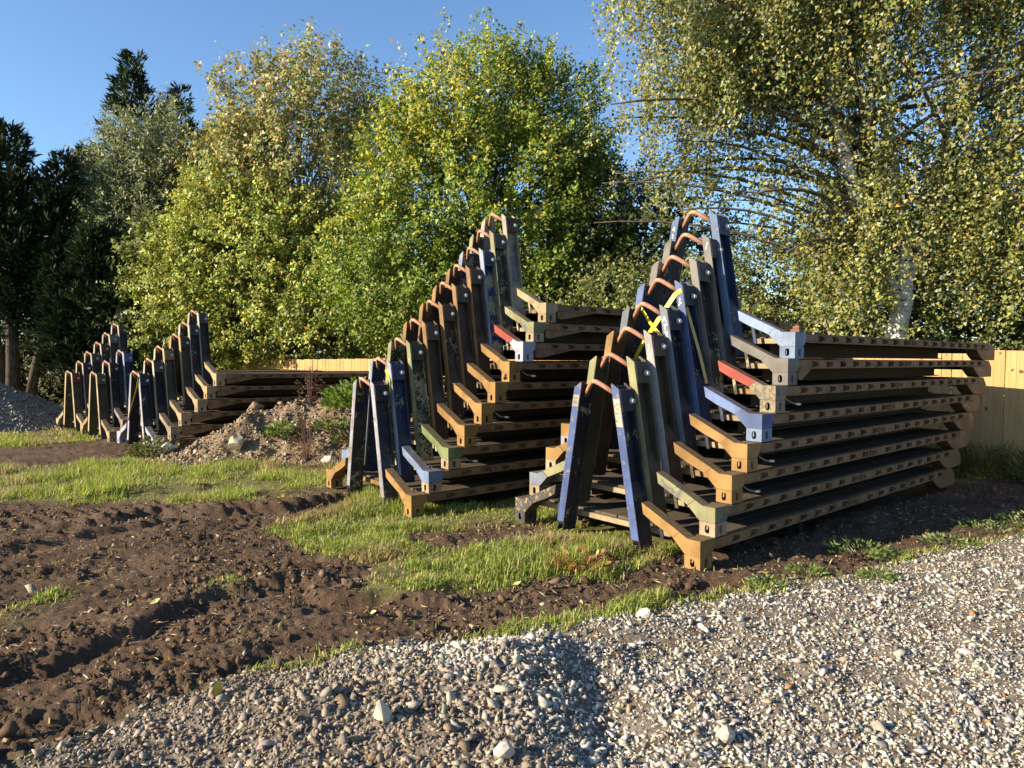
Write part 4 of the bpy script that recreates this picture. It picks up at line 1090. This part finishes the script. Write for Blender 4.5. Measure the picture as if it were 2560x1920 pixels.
# --- cypresses
CON = ([(0.020, 0.036, 0.013), (0.032, 0.052, 0.017), (0.014, 0.024, 0.010), (0.045, 0.060, 0.022)], [36, 26, 26, 10])
conifer('cypress_tree', 'tall dark cypress with a bent feathery tip, highest of the conifers', (-17.2, 33.5), [(-0.2, 0, 15.9, 1.0), (1.9, 0.2, 14.4, 0.85), (3.2, 0.3, 12.6, 0.7), (-2.4, 0, 11.6, 0.9), (-3.8, -0.4, 9.4, 0.9)], 3.6, 1.4, 360, 51, CON, lean=0.35)
conifer('cypress_tree', 'dark shaded cypress at the far left edge with a short trunk', (-19.6, 28.2), [(0.0, 0, 10.9, 1.0), (2.0, 0.3, 9.9, 0.7), (-1.6, 0.3, 11.2, 0.9)], 3.0, 2.3, 330, 52, CON, lean=0.1)
conifer('cypress_tree', 'low dark cypress filling the gap behind the farthest stack', (-15.9, 27.6), [(0.0, 0, 6.9, 0.9), (1.6, 0, 5.6, 0.7), (-1.6, 0, 6.2, 0.75)], 2.6, 0.8, 330, 53, CON, lean=0.1)
conifer('cypress_tree', 'small cypress out to the left beyond the stone pile', (-24.5, 20.0), [(0, 0, 6.6, 1.0), (-1.4, -1.5, 6.2, 0.9)], 2.6, 0.5, 260, 55, CON, lean=0.1)
# --- understorey right of and below the birch
tree('shrub', 'leafy shrub below the birch crown behind the nearest stack', 'shrub', (4.3, 17.6),
     [(0, 0, 2.5, 2.3, 1.5, 1.6), (1.8, 0.1, 2.9, 1.9, 1.4, 1.7), (-1.4, 0.2, 2.4, 1.8, 1.3, 1.5)],
     1050, 34, 0.6, 0.085, [(0.12, 0.135, 0.035), (0.085, 0.10, 0.026), (0.17, 0.17, 0.05), (0.05, 0.06, 0.018)], [34, 30, 16, 18], up=0.2, trunk_r=0.08, seed=61, limbs=30, group=None)
tree('shrub', 'dark ivy-grown shrub right of the birch trunk above the fence', 'shrub', (10.6, 15.8),
     [(0, 0, 2.3, 2.2, 1.5, 1.9), (1.8, 0.1, 3.0, 2.0, 1.4, 2.0), (-1.5, 0.6, 2.2, 1.6, 1.2, 1.5)],
     1000, 34, 0.6, 0.085, [(0.085, 0.105, 0.025), (0.055, 0.072, 0.018), (0.15, 0.15, 0.045), (0.035, 0.045, 0.012)], [30, 30, 14, 24], up=0.15, trunk_r=0.09, seed=62, limbs=40)
tree('shrub', 'green shrub, darkened for shade, in the gap between maple and birch', 'shrub', (2.6, 21.8),
     [(0, 0, 2.8, 2.3, 1.6, 2.2), (1.6, 0.1, 3.4, 2.1, 1.5, 2.4), (-0.9, 0.2, 2.6, 1.9, 1.3, 1.6), (0.4, 0, 5.4, 2.0, 1.4, 2.3), (2.2, 0.1, 5.6, 2.0, 1.4, 2.2)],
     1600, 34, 0.7, 0.10, [(0.032, 0.045, 0.012), (0.05, 0.066, 0.016), (0.022, 0.03, 0.009)], [34, 24, 24], up=0.2, trunk_r=0.08, seed=63, limbs=30)  # leaf greens lowered: shade of the birch put into the colour
# far-off wood closing the horizon
def far_wood():
    rng = np.random.default_rng(71)
    n = 26000
    t = rng.random(n) * 75 - 20
    q = FA + np.outer(t, FD) + np.outer(np.full(n, 1.0), -FN) * (9 + 5 * rng.random(n))[:, None]
    hgt = 3.4 + 1.8 * fbm(t * 0.35, t * 0 + 3.1, 77, 3) + 1.0 * fbm(t * 1.4, t * 0 + 5.1, 78, 3)
    z = plane_z(q[:, 0], q[:, 1]) + hgt * rng.random(n) ** 0.8
    pos = np.column_stack([q, z])
    ln = rng.uniform(0.16, 0.34, n)
    cl = palette(rng, n, [(0.045, 0.058, 0.018), (0.07, 0.08, 0.025), (0.03, 0.04, 0.012)], [3, 2, 3])
    o = add_obj('undergrowth', leaves_mesh('undergrowth', pos, unit(rng.normal(size=(n, 3))), ln, ln * 0.7, cl, rng, 0.1), M_LEAF)
    tag(o, 'dim undergrowth closing the view beyond the trees', 'undergrowth', None, 'stuff')
far_wood()

# ------------------------------------------------------------------ grass, soil clods, gravel
RACK_FOOT = [((1.62, 6.07), 0.8686, 8), ((-1.167, 8.327), 0.9128, 10), ((-6.955, 13.995), 0.7854, 6), ((-9.206, 16.36), 0.7947, 3), ((-10.998, 18.398), 0.7531, 6)]
def under_rack(x, y, m=0.35):
    r = np.zeros(x.shape, bool)
    for (o, th, k) in RACK_FOOT:
        dx, dy = x - o[0], y - o[1]
        u = dx * math.sin(th) + dy * math.cos(th); v = -dx * math.cos(th) + dy * math.sin(th)
        r |= (u > 0.15 + m) & (u < 7.6 - m) & (v > m * 0.4) & (v < W - m * 0.4)
    return r

def sample_view(rng, n, r0, r1, amax=0.70, pw=1.0):
    a = np.tan(rng.uniform(-amax, amax, n)); a = rng.uniform(-0.80, 0.80, n)
    r = r0 + (r1 - r0) * rng.random(n) ** pw
    return r * a, r

def grass():
    V, F3, F4, CC = [], [], [], []
    rng = np.random.default_rng(81)
    def batch(n, r0, r1, pw, hmin, hmax, wmul, seg2, given=None):
        x, y = sample_view(rng, n, r0, r1, pw=pw) if given is None else (np.concatenate([q[0] for q in given]), np.concatenate([q[1] for q in given]))
        n = len(x)
        d, g = cover(x, y)
        gr = (1 - d) * (1 - g)
        tuft = fbm(x * 1.6, y * 1.6, 91, 3)
        keep = (rng.random(n) < gr ** 1.2 * (0.18 + 1.4 * sstep(0.36, 0.66, tuft)) + 0.006 * (1 - g)) & ~under_rack(x, y)
        x, y, tuft, gr = x[keep], y[keep], tuft[keep], gr[keep]
        z = height(x, y); m = len(x)
        h = rng.uniform(hmin, hmax, m) * (0.45 + 1.0 * sstep(0.35, 0.75, tuft)) * (0.4 + 0.6 * gr)
        az = rng.random(m) * 2 * np.pi; lean = np.abs(rng.normal(0.55, 0.45, m))
        d0 = np.stack([np.cos(az), np.sin(az), np.zeros(m)], 1)
        s0 = np.stack([-np.sin(az), np.cos(az), np.zeros(m)], 1)
        w = (rng.uniform(0.003, 0.006, m) * wmul)[:, None]
        b = np.stack([x, y, z - 0.005], 1)
        mid = b + np.array([0, 0, 1]) * (h * 0.55)[:, None] + d0 * (h * lean * 0.3)[:, None]
        tip = b + np.array([0, 0, 1]) * (h * np.clip(1 - lean * 0.35, 0.3, 1))[:, None] + d0 * (h * lean)[:, None]
        dry = fbm(x * 0.8, y * 0.8, 95, 3)
        c = palette(rng, m, [(0.26, 0.32, 0.06), (0.33, 0.37, 0.09), (0.19, 0.24, 0.045), (0.48, 0.41, 0.19)], [34, 30, 18, 15], 0.17)
        pd = rng.random(m) < 0.8 * sstep(0.48, 0.66, dry); c[pd] = np.array((0.38, 0.30, 0.145)) * (1 + rng.normal(0, .2, (pd.sum(), 1)))
        c = np.clip(c, 0.01, 0.8)
        o = sum(len(q) for q in V)
        if seg2:
            v = np.stack([b - s0 * w, b + s0 * w, mid + s0 * w * 0.8, mid - s0 * w * 0.8, tip], 1).reshape(-1, 3)
            i = o + np.arange(m)[:, None] * 5
            F4.append(i + np.array([[0, 1, 2, 3]])); F3.append(i + np.array([[3, 2, 4]])); CC.append(np.repeat(c, 5, 0))
        else:
            v = np.stack([b - s0 * w, b + s0 * w, tip], 1).reshape(-1, 3)
            i = o + np.arange(m)[:, None] * 3
            F3.append(i + np.array([[0, 1, 2]])); CC.append(np.repeat(c, 3, 0))
        V.append(v)
    batch(260000, 3.6, 9.5, 0.8, 0.04, 0.13, 1.05, True)
    batch(200000, 8.5, 17, 0.8, 0.05, 0.16, 1.7, False)
    def tufts(T, n, hmin, hmax):
        T = np.array(T); lo, hi = T.min(0) - 0.08, T.max(0) + 0.08
        return rng.uniform(lo[0], hi[0], n), rng.uniform(lo[1], hi[1], n)
    batch(0, 0, 1, 1, 0.06, 0.16, 1.0, True, [tufts(T, k, 0, 0) for T, k in ((T1, 1500), (T2, 2200), (T3, 5200), (T4, 4000))])
    batch(90000, 15, 40, 0.9, 0.05, 0.17, 3.5, False)
    me = mesh_np('grass', np.concatenate(V), [np.concatenate(F4), np.concatenate(F3)], np.concatenate(CC))
    tag(add_obj('grass', me, M_GRASS), 'rough green grass between the stacks and the bare soil', 'grass', None, 'stuff')
grass()

def chip(seed, npts=10, flat=0.62):
    """angular broken stone: the hull of a few points on a squashed ball"""
    import bmesh
    rng = np.random.default_rng(seed)
    p = unit(rng.normal(size=(npts, 3))) * rng.uniform(0.85, 1.15, (npts, 1))
    p = p * np.array([rng.uniform(0.95, 1.45), rng.uniform(0.65, 1.0), flat * rng.uniform(0.75, 1.2)])
    bm = bmesh.new()
    vs = [bm.verts.new(q) for q in p]
    bmesh.ops.convex_hull(bm, input=vs)
    bmesh.ops.delete(bm, geom=[v for v in bm.verts if not v.link_faces], context='VERTS')
    bmesh.ops.triangulate(bm, faces=bm.faces[:]); bmesh.ops.recalc_face_normals(bm, faces=bm.faces)
    bm.verts.index_update()
    V = np.array([v.co[:] for v in bm.verts]); F = np.array([[v.index for v in f.verts] for f in bm.faces]); bm.free()
    return V, F
STONES = [chip(100 + i, 8 + i % 3) for i in range(16)]
CLODS = [chip(300 + i, 9, 0.7) for i in range(10)]
def rand_rot(rng, n, tilt=0.6):
    az = rng.random(n) * 2 * np.pi; a = rng.normal(0, tilt, n); b = rng.normal(0, tilt, n)
    ca, sa, cb, sb, cz, sz = np.cos(a), np.sin(a), np.cos(b), np.sin(b), np.cos(az), np.sin(az)
    Z = np.zeros(n); O = np.ones(n)
    Rx = np.stack([O, Z, Z, Z, ca, -sa, Z, sa, ca], 1).reshape(n, 3, 3); Ry = np.stack([cb, Z, sb, Z, O, Z, -sb, Z, cb], 1).reshape(n, 3, 3); Rz = np.stack([cz, -sz, Z, sz, cz, Z, Z, Z, O], 1).reshape(n, 3, 3)
    return Rz @ Rx @ Ry
def scatter_stones(name, x, y, z, size, col, mat, label, rng, tilt=0.6, sink=0.25, cat='gravel', shapes=STONES, smooth=False):
    V, F, CC = [], [], []; o = 0
    k = rng.integers(len(shapes), size=len(x))
    for s in range(len(shapes)):
        i = np.where(k == s)[0]
        if not len(i): continue
        vs, fs = shapes[s]
        R = rand_rot(rng, len(i), tilt)
        v = np.einsum('nij,vj->nvi', R, vs) * size[i][:, None, None]
        v += np.stack([x[i], y[i], z[i] + size[i] * (0.5 - sink)], 1)[:, None, :]
        F.append((fs[None] + (o + np.arange(len(i)) * len(vs))[:, None, None]).reshape(-1, 3)); o += len(i) * len(vs)
        V.append(v.reshape(-1, 3)); CC.append(np.repeat(col[i], len(vs), 0))
    me = mesh_np(name, np.concatenate(V), [np.concatenate(F)], np.concatenate(CC), smooth)
    return tag(add_obj(name, me, mat), label, cat, None, 'stuff')

def tint_mat(name, sc=40, rough=0.85, bstr=0.5):
    n = NT(name); at = n.n('ShaderNodeAttribute'); at.attribute_name = 'tint'
    tc = n.n('ShaderNodeTexCoord'); a = n.noise(tc.outputs['Object'], sc, 5, 0.7)
    c = n.mix(n.ramp(a, 0.3, 0.75), at.outputs['Color'], n.mix(0.45, at.outputs['Color'], (0.10, 0.075, 0.05)))
    return n.done(n.bsdf(c, rough, 0.2, bump=a, bstr=bstr, bdist=0.006))
M_STONE = tint_mat('flint_stone', 70); M_CLOD = tint_mat('crumbly_soil', 60, 0.95, 0.9)
STONE_COLS = ([(0.44, 0.41, 0.345), (0.58, 0.54, 0.45), (0.27, 0.255, 0.225), (0.15, 0.15, 0.15), (0.36, 0.27, 0.17), (0.32, 0.18, 0.09)], [36, 32, 16, 6, 6, 1.5])
def gravel():
    rng = np.random.default_rng(91)
    n = 98000
    a = rng.uniform(-0.78, 0.78, n); y = 2.2 + 8.0 * rng.random(n) ** 1.35; x = a * y
    d, g = cover(x, y)
    size = np.exp(rng.normal(-4.62, 0.44, n)).clip(0.0045, 0.042)
    size *= 1 + 0.45 * np.exp(-((x + 0.4) / 0.9) ** 2 - ((y - 3.7) / 0.7) ** 2)          # coarser where it was tipped
    keep = rng.random(n) < sstep(0.12, 0.75, g) + 0.02 * sstep(0.0, 0.1, g)
    x, y, size = x[keep], y[keep], size[keep]
    z = height(x, y); m = len(x)
    col = palette(rng, m, *STONE_COLS, 0.16)
    # soil still sticks to the stones on the dug side
    mud = np.clip(1.1 * sstep(0.15, -0.85, x - 0.15 + 1.0 * (y - 3.6)) + 1.1 * (fbm(x * 2.2, y * 2.2, 55, 3) - 0.56), 0, 0.92)[:, None] * rng.uniform(0.45, 1, (m, 1))
    col = col * (1 - mud) + np.array((0.19, 0.135, 0.085)) * mud
    scatter_stones('gravel', x, y, z, size, col, M_STONE, 'loose pale crushed stone of the track in the foreground', rng, 0.7, 0.3)
gravel()
def clods():
    rng = np.random.default_rng(93)
    n = 52000
    x, y = sample_view(rng, n, 2.4, 13.0, pw=1.1)
    d, g = cover(x, y)
    cl = fbm(x * 2.3, y * 2.3, 57, 4)
    keep = (rng.random(n) < d * (0.15 + 1.5 * sstep(0.42, 0.68, cl))) & ~under_rack(x, y)
    x, y = x[keep], y[keep]; m = len(x)
    size = np.exp(rng.normal(-4.65, 0.60, m)).clip(0.004, 0.055)
    col = palette(rng, m, [(0.11, 0.068, 0.042), (0.075, 0.045, 0.028), (0.155, 0.105, 0.067), (0.36, 0.30, 0.21)], [36, 24, 30, 4], 0.15)
    scatter_stones('soil', x, y, height(x, y), size, col, M_CLOD, 'crumbled clods of brown soil turned up by machines', rng, 0.9, 0.35, 'soil', CLODS)
clods()

# dead leaves, stalks and chips of litter lying about
def litter():
    rng = np.random.default_rng(95)
    n = 15000
    x, y = sample_view(rng, n, 2.6, 14.0, pw=1.0)
    _d, _g = cover(x, y); kk = rng.random(n) < (0.25 + 0.75 * _d * sstep(0.40, 0.60, fbm(x * 1.4, y * 1.4, 59, 3))) * (1 - 0.75 * _g); x, y = x[kk], y[kk]; n = len(x)
    keep = ~under_rack(x, y); x, y = x[keep], y[keep]; m = len(x)
    pos = np.stack([x, y, height(x, y) + 0.012], 1)
    dr = unit(np.column_stack([rng.normal(size=(m, 2)), rng.normal(0, 0.22, m)]))
    ln = rng.uniform(0.015, 0.042, m); w = np.where(rng.random(m) < 0.72, 0.12, 0.6)
    cl = palette(rng, m, [(0.36, 0.27, 0.14), (0.46, 0.38, 0.22), (0.20, 0.11, 0.05), (0.55, 0.38, 0.06)], [40, 26, 24, 6], 0.2)
    ln = np.where(w < 0.2, ln * 2.0, ln)
    tag(add_obj('litter', leaves_mesh('litter', pos, dr, ln, ln * w, cl, rng, 0.1), M_LEAF), 'dry stalks and leaf litter scattered over the soil', 'litter', None, 'stuff')
litter()

# ------------------------------------------------------------------ soil heap with weeds and rocks
HX = np.array([-7.1, -6.6, -6.0, -5.5, -5.05, -4.8, -4.5, -4.0, -3.4, -2.8, -2.0, -1.2, -0.7]); HH = 1.14 * np.array([0, 0.06, 0.30, 0.52, 0.82, 0.78, 0.82, 0.96, 1.0, 1.02, 0.85, 0.35, 0])
def heap_extra(x, y):
    prof = np.interp(x, HX, HH)
    yc = 14.05 + 0.05 * (x + 4)
    wf = 1.55 + 0.1 * np.sin(x * 2); s = np.where(y < yc, (yc - y) / wf, (y - yc) / 1.15)
    c = np.clip(1 - s, 0, 1); c = c * c * (3 - 2 * c)
    rough = (fbm(x * 2.6, y * 2.6, 121, 5, 0.6) - 0.5) * 0.42 + (fbm(x * 10, y * 10, 123, 3) - 0.5) * 0.10
    return prof * c + rough * np.minimum(1, prof * c * 4)
def heap():
    gx = np.arange(-7.4, -0.4, 0.045); gy = np.arange(12.2, 15.4, 0.045)
    X, Y = np.meshgrid(gx, gy, indexing='ij')
    Z = height(X.ravel(), Y.ravel()) + heap_extra(X.ravel(), Y.ravel()) - 0.02
    nx, ny = X.shape
    i = np.arange(nx - 1)[:, None] * ny; j = np.arange(ny - 1)[None, :]
    F = np.stack([i + j, i + ny + j, i + ny + j + 1, i + j + 1], -1).reshape(-1, 4)
    n = NT('spoil_soil'); tc = n.n('ShaderNodeTexCoord'); v = tc.outputs['Object']
    a = n.noise(v, 5, 6, 0.7); b = n.noise(v, 24, 6, 0.7)
    c = n.mix(n.ramp(a, 0.35, 0.65), (0.13, 0.09, 0.055), (0.26, 0.19, 0.12))
    c = n.mix(n.ramp(b, 0.5, 0.72), c, (0.38, 0.31, 0.21)); c = n.mix(n.ramp(n.noise(v, 11, 4), 0.2, 0.4), (0.055, 0.035, 0.022), c)
    m = n.done(n.bsdf(c, 0.95, 0.1, bump=b, bstr=0.9, bdist=0.04))
    root = empty('soil_heap', (0, 0, 0)); tag(root, 'heap of soil and rubble left of the tallest stack, weeds growing on it', 'soil heap')
    add_obj('soil_mass', mesh_np('soil_mass', np.stack([X.ravel(), Y.ravel(), Z], 1), [F], None, True), m, root)
    rng = np.random.default_rng(125)
    k = 11000
    x = rng.uniform(-7.2, -0.8, k); y = rng.uniform(12.3, 14.8, k); e = heap_extra(x, y)
    q = e > 0.03; x, y, e = x[q], y[q], e[q]; k = len(x)
    size = np.exp(rng.normal(-4.0, 0.5, k)).clip(0.010, 0.08)
    col = palette(rng, k, [(0.25, 0.18, 0.11), (0.15, 0.10, 0.06), (0.38, 0.31, 0.20), (0.50, 0.44, 0.33)], [36, 20, 26, 12], 0.18)
    o = scatter_stones('rubble', x, y, height(x, y) + e - 0.02, size, col, M_STONE, None, rng, 0.9, 0.3, None); o.parent = root
heap()
def rock(name, loc, size, col, label, seed, group=None, sub=2):
    import bmesh
    bm = bmesh.new(); bmesh.ops.create_icosphere(bm, subdivisions=sub, radius=1)
    rng = np.random.default_rng(seed)
    nrm = unit(rng.normal(size=(9, 3)))
    for v in bm.verts:
        p = np.array(v.co[:])
        for k in range(9):
            dd = p @ nrm[k]; lim = 0.55 + 0.25 * ((k * 37 % 10) / 10)
            if dd > lim: p = p - (dd - lim) * nrm[k]
        p *= 1 + rng.normal(0, 0.025)
        v.co = p * np.array(size)
    me = bpy.data.meshes.new(name); bm.to_mesh(me); bm.free()
    o = add_obj(name, me, simple('rock_' + str(seed), col, 0.85, 0.2, 9, 0.3, 0.6)); o.location = loc; o.rotation_euler = (0.2, 0.1, seed * 1.3)
    return tag(o, label, 'rock', group)
def gz(x, y): return float(height(np.array([x]), np.array([y]))[0])
def hz(x, y): return gz(x, y) + float(heap_extra(np.array([x]), np.array([y]))[0])
rock('rock', (-6.62, 13.75, hz(-6.62, 13.75) + 0.1), (0.17, 0.13, 0.14), (0.60, 0.56, 0.48), 'white stone at the left foot of the soil heap', 201)
rock('rock', (-5.02, 13.0, hz(-5.02, 13.0) + 0.10), (0.19, 0.17, 0.17), (0.48, 0.40, 0.27), 'cream boulder sitting in the front face of the soil heap', 202)
rock('rock', (-3.25, 12.75, hz(-3.25, 12.75) + 0.05), (0.16, 0.12, 0.10), (0.50, 0.46, 0.38), 'pale flat stone at the right foot of the soil heap', 203)
rock('rock', (-4.98, 14.0, hz(-4.98, 14.0) - 0.02), (0.16, 0.14, 0.14), (0.22, 0.16, 0.10), 'brown clod standing on the crest of the soil heap', 204)
rock('rock', (0.92, 4.93, gz(0.92, 4.93) + 0.03), (0.065, 0.05, 0.05), (0.50, 0.46, 0.38), 'cream stone on the grassy edge of the gravel', 205)
rock('rock', (1.03, 3.36, gz(1.03, 3.36) + 0.02), (0.065, 0.045, 0.045), (0.42, 0.36, 0.28), 'squared buff stone lying right of the stone hump', 206)
rock('rock', (-0.62, 3.42, gz(-0.62, 3.42) + 0.03), (0.060, 0.05, 0.085), (0.46, 0.40, 0.30), 'tall buff stone on the left slope of the stone hump', 207)
rock('rock', (-0.02, 3.12, gz(-0.02, 3.12) + 0.02), (0.055, 0.05, 0.05), (0.42, 0.38, 0.32), 'grey block in the gravel at the bottom of the picture', 208)
rock('rock', (-2.15, 7.75, gz(-2.15, 7.75) + 0.01), (0.08, 0.045, 0.035), (0.26, 0.20, 0.14), 'brown stone lying on the bare soil among the ruts', 209)

# weeds
def plant(name, label, cat, x, y, z, r, h, nl, leaf, cols, wts, seed, up=0.6, stems=0, aspect=0.45, group=None):
    rng = np.random.default_rng(seed)
    root = empty(name, (x, y, z)); tag(root, label, cat, group)
    az = rng.random(nl) * 2 * np.pi; f = rng.random(nl)
    rad = r * np.sqrt(rng.random(nl))
    pos = np.stack([np.cos(az) * rad, np.sin(az) * rad, h * f ** 1.2 * (1 - 0.5 * rad / r)], 1)
    dr = unit(np.stack([np.cos(az), np.sin(az), np.full(nl, up)], 1) + rng.normal(0, 0.4, (nl, 3)))
    ln = leaf * rng.uniform(0.5, 1.3, nl)
    add_obj('foliage', leaves_mesh('foliage', pos, dr, ln, ln * aspect, palette(rng, nl, cols, wts, 0.2), rng, 0.15), M_LEAF, root)
    m = MB(); rr = random.Random(seed)
    for k in range(max(stems, 4)):
        a = rr.uniform(0, 6.28); q = r * rr.uniform(0.1, 0.6); hh = h * rr.uniform(0.7, 1.15) if stems else h * 0.5
        m.tube([(q * 0.3 * math.cos(a), q * 0.3 * math.sin(a), -0.02), (q * 0.7 * math.cos(a), q * 0.7 * math.sin(a), hh * 0.5), (q * math.cos(a), q * math.sin(a), hh)], 0.006, 4, 0.003)
    add_obj('stem', m.mesh('stem'), M_PALETWIG if not stems else simple('dry_stem', (0.13, 0.06, 0.04)), root)
    return root
GRN = ([(0.14, 0.20, 0.04), (0.09, 0.14, 0.03), (0.20, 0.24, 0.07)], [3, 3, 2])
plant('weed', 'big clump of green weeds on the crest of the soil heap beside the blue leg', 'weed', -2.95, 13.75, hz(-2.95, 13.75), 0.62, 0.55, 1500, 0.13, *GRN, 301)
plant('weed', 'small bright green weed in the middle of the soil heap face', 'weed', -4.25, 13.25, hz(-4.25, 13.25), 0.28, 0.28, 420, 0.11, *GRN, 302)
plant('weed', 'dark creeping weeds hanging on the right face of the soil heap', 'weed', -2.65, 13.1, hz(-2.65, 13.1), 0.6, 0.32, 1100, 0.10, [(0.07, 0.085, 0.03), (0.10, 0.11, 0.04), (0.16, 0.12, 0.06)], [3, 3, 2], 303)
plant('dry_dock', 'tall dead reddish dock stems on the crest of the soil heap', 'weed', -3.95, 14.0, hz(-3.95, 14.0), 0.28, 0.85, 260, 0.05, [(0.13, 0.075, 0.05), (0.18, 0.12, 0.07)], [1, 1], 304, stems=14)
plant('dry_dock', 'dead brown dock stems at the front of the soil heap', 'weed', -3.7, 12.85, hz(-3.7, 12.85), 0.25, 0.75, 240, 0.05, [(0.18, 0.09, 0.055), (0.24, 0.15, 0.08)], [1, 1], 305, stems=14)
plant('weed', 'weeds growing round the foot of the taped blue frame', 'weed', -6.9, 13.75, gz(-6.9, 13.75), 0.45, 0.35, 700, 0.10, [(0.12, 0.12, 0.045), (0.09, 0.12, 0.03), (0.20, 0.16, 0.08)], [3, 3, 2], 306)
for i, (x, y, r, h, n_, lab) in enumerate([(-2.2, 13.6, .6, .4, 1100, 'green weeds at the right end of the soil heap behind the blue leg'), (-3.35, 13.35, .4, .22, 500, 'patchy low weeds below the dock stems on the heap'), (-2.35, 12.75, .5, .3, 700, 'scrubby weeds at the foot of the heap by the blue frame')]):
    plant('weed', lab, 'weed', x, y, hz(x, y), r, h, n_, 0.09, [(0.15, 0.19, 0.05), (0.10, 0.13, 0.035), (0.20, 0.17, 0.08)], [3, 3, 2], 310 + i)
_w = [(3.28, 6.72, .30, .13, 'green weeds at the shadow edge right of the near rack corner'), (3.55, 6.55, .22, .10, 'weed tuft on the verge just left of the gravel point'), (5.1, 7.55, .35, .12, 'low weeds on the verge toward the right edge'), (4.3, 6.95, .25, .10, 'small weeds half way along the gravel verge'),
      (2.05, 5.68, .14, .12, 'frosted green weed on the soil in front of the near rack'), (3.05, 5.88, .13, .12, 'lone green tuft growing out of the gravel edge'), (5.75, 7.75, .4, .16, 'bright weeds where the verge leaves the picture'), (2.55, 6.12, .16, .08, 'flat weed on bare soil beside the shadow')]
for i, (x, y, r, h, lab) in enumerate(_w):
    plant('weed', lab, 'weed', x, y, gz(x, y), r, h * 0.75, int(120 + 600 * r), 0.05, [(0.15, 0.20, 0.05), (0.10, 0.15, 0.035), (0.24, 0.27, 0.12)], [3, 3, 1.5], 320 + i, aspect=0.35)
plant('dry_bracken', 'dry orange-brown bracken frond on the grass before the near stack', 'weed', 0.62, 6.2, gz(0.62, 6.2), 0.26, 0.14, 240, 0.08, [(0.34, 0.15, 0.05), (0.26, 0.12, 0.05), (0.42, 0.24, 0.09)], [1, 1, 1], 340)
for i, (x, y) in enumerate([(7.6, 11.4), (7.0, 11.9), (8.2, 10.9), (7.9, 10.3)]):
    plant('long_grass', ['shaded grass clump at the foot of the fence', 'shaded grass clump by the rear feet of the near stack', 'shaded grass clump where the fence meets the frame edge', 'shaded grass clump out from the fence at the right'][i], 'grass clump', x, y, gz(x, y), 0.55, 0.42, 900, 0.22, [(0.12, 0.13, 0.04), (0.18, 0.16, 0.06), (0.08, 0.10, 0.03)], [2, 2, 2], 350 + i, up=1.2, aspect=0.08)

# yellow leaves lying on soil and stone
lf = MB(); lf.add([(0, 0, 0), (0.022, 0.018, 0.008), (0.05, 0.022, 0.004), (0.085, 0, 0.012), (0.05, -0.022, 0.006), (0.022, -0.018, 0.009), (0.045, 0, 0.001)], [(0, 6, 1), (1, 6, 2), (2, 6, 3), (3, 6, 4), (4, 6, 5), (5, 6, 0)])
ME_FALLEN = lf.mesh('fallen_leaf')
M_YLEAF = simple('yellow_dead_leaf', (0.62, 0.34, 0.03), 0.5); M_PLEAF = simple('pale_dead_leaf', (0.48, 0.46, 0.17), 0.5)
for (x, y, s, mt, lab) in [(-1.55, 3.70, 1.15, M_YLEAF, 'orange-yellow leaf on stony soil at the lower left'), (2.52, 3.06, .7, M_YLEAF, 'yellow leaf on gravel near the lower right corner'), (1.06, 2.98, .7, M_YLEAF, 'left of two yellow leaves low on the gravel'), (1.14, 2.96, .6, M_YLEAF, 'right of two yellow leaves low on the gravel'),
                           (-1.0, 5.05, .95, M_PLEAF, 'pale green leaf on bare soil below the grass'), (-2.6, 5.1, .9, M_PLEAF, 'pale yellow leaf on the dark bank of the rut'), (0.02, 5.72, .8, M_PLEAF, 'pale leaf at the lower edge of the grass'), (2.0, 3.5, .6, M_YLEAF, 'yellow leaf in mid gravel')]:
    o = add_obj('fallen_leaf', ME_FALLEN, mt); o.location = (x, y, gz(x, y) + 0.03); o.scale = (s, s, s); o.rotation_euler = (0.5, -0.3, x * 7)
    tag(o, lab, 'leaf', 'fallen yellow leaves')

# pile of stone at the far left, in the shade of the cypresses
def stone_pile():
    rng = np.random.default_rng(141)
    cx, cy, R0, h0 = -15.9, 20.6, 3.6, 1.75
    def hh(x, y):
        r = np.hypot(x - cx, (y - cy) * 1.1) / R0
        return h0 * np.clip(1 - r, 0, 1) ** 1.05 + (fbm(x * 1.6, y * 1.6, 143, 4) - 0.5) * 0.25 * (r < 0.97)
    gx = np.arange(cx - 3.8, cx + 3.8, 0.12); gy = np.arange(cy - 3.8, cy + 3.8, 0.12)
    X, Y = np.meshgrid(gx, gy, indexing='ij'); Z = height(X.ravel(), Y.ravel()) + hh(X.ravel(), Y.ravel()) - 0.05
    nx, ny = X.shape; i = np.arange(nx - 1)[:, None] * ny; j = np.arange(ny - 1)[None, :]
    F = np.stack([i + j, i + ny + j, i + ny + j + 1, i + j + 1], -1).reshape(-1, 4)
    root = empty('stone_pile', (0, 0, 0)); tag(root, 'pile of grey crushed stone at the far left, in shade', 'stone pile')
    add_obj('stone_mass', mesh_np('stone_mass', np.stack([X.ravel(), Y.ravel(), Z], 1), [F], None, True), simple('pile_stone', (0.16, 0.145, 0.12), 0.9, 0.2, 8, 0.35, 0.8), root)
    n = 4200
    a = rng.random(n) * 2 * np.pi; r = R0 * np.sqrt(rng.random(n)); x = cx + r * np.cos(a); y = cy + r * np.sin(a) / 1.1
    size = rng.uniform(0.025, 0.07, n)
    o = scatter_stones('rubble', x, y, height(x, y) + hh(x, y) - 0.05, size, palette(rng, n, [(0.30, 0.27, 0.22), (0.20, 0.18, 0.15), (0.40, 0.36, 0.3)], [3, 3, 1]), M_STONE, None, rng, 0.9, 0.3, None); o.parent = root
stone_pile()
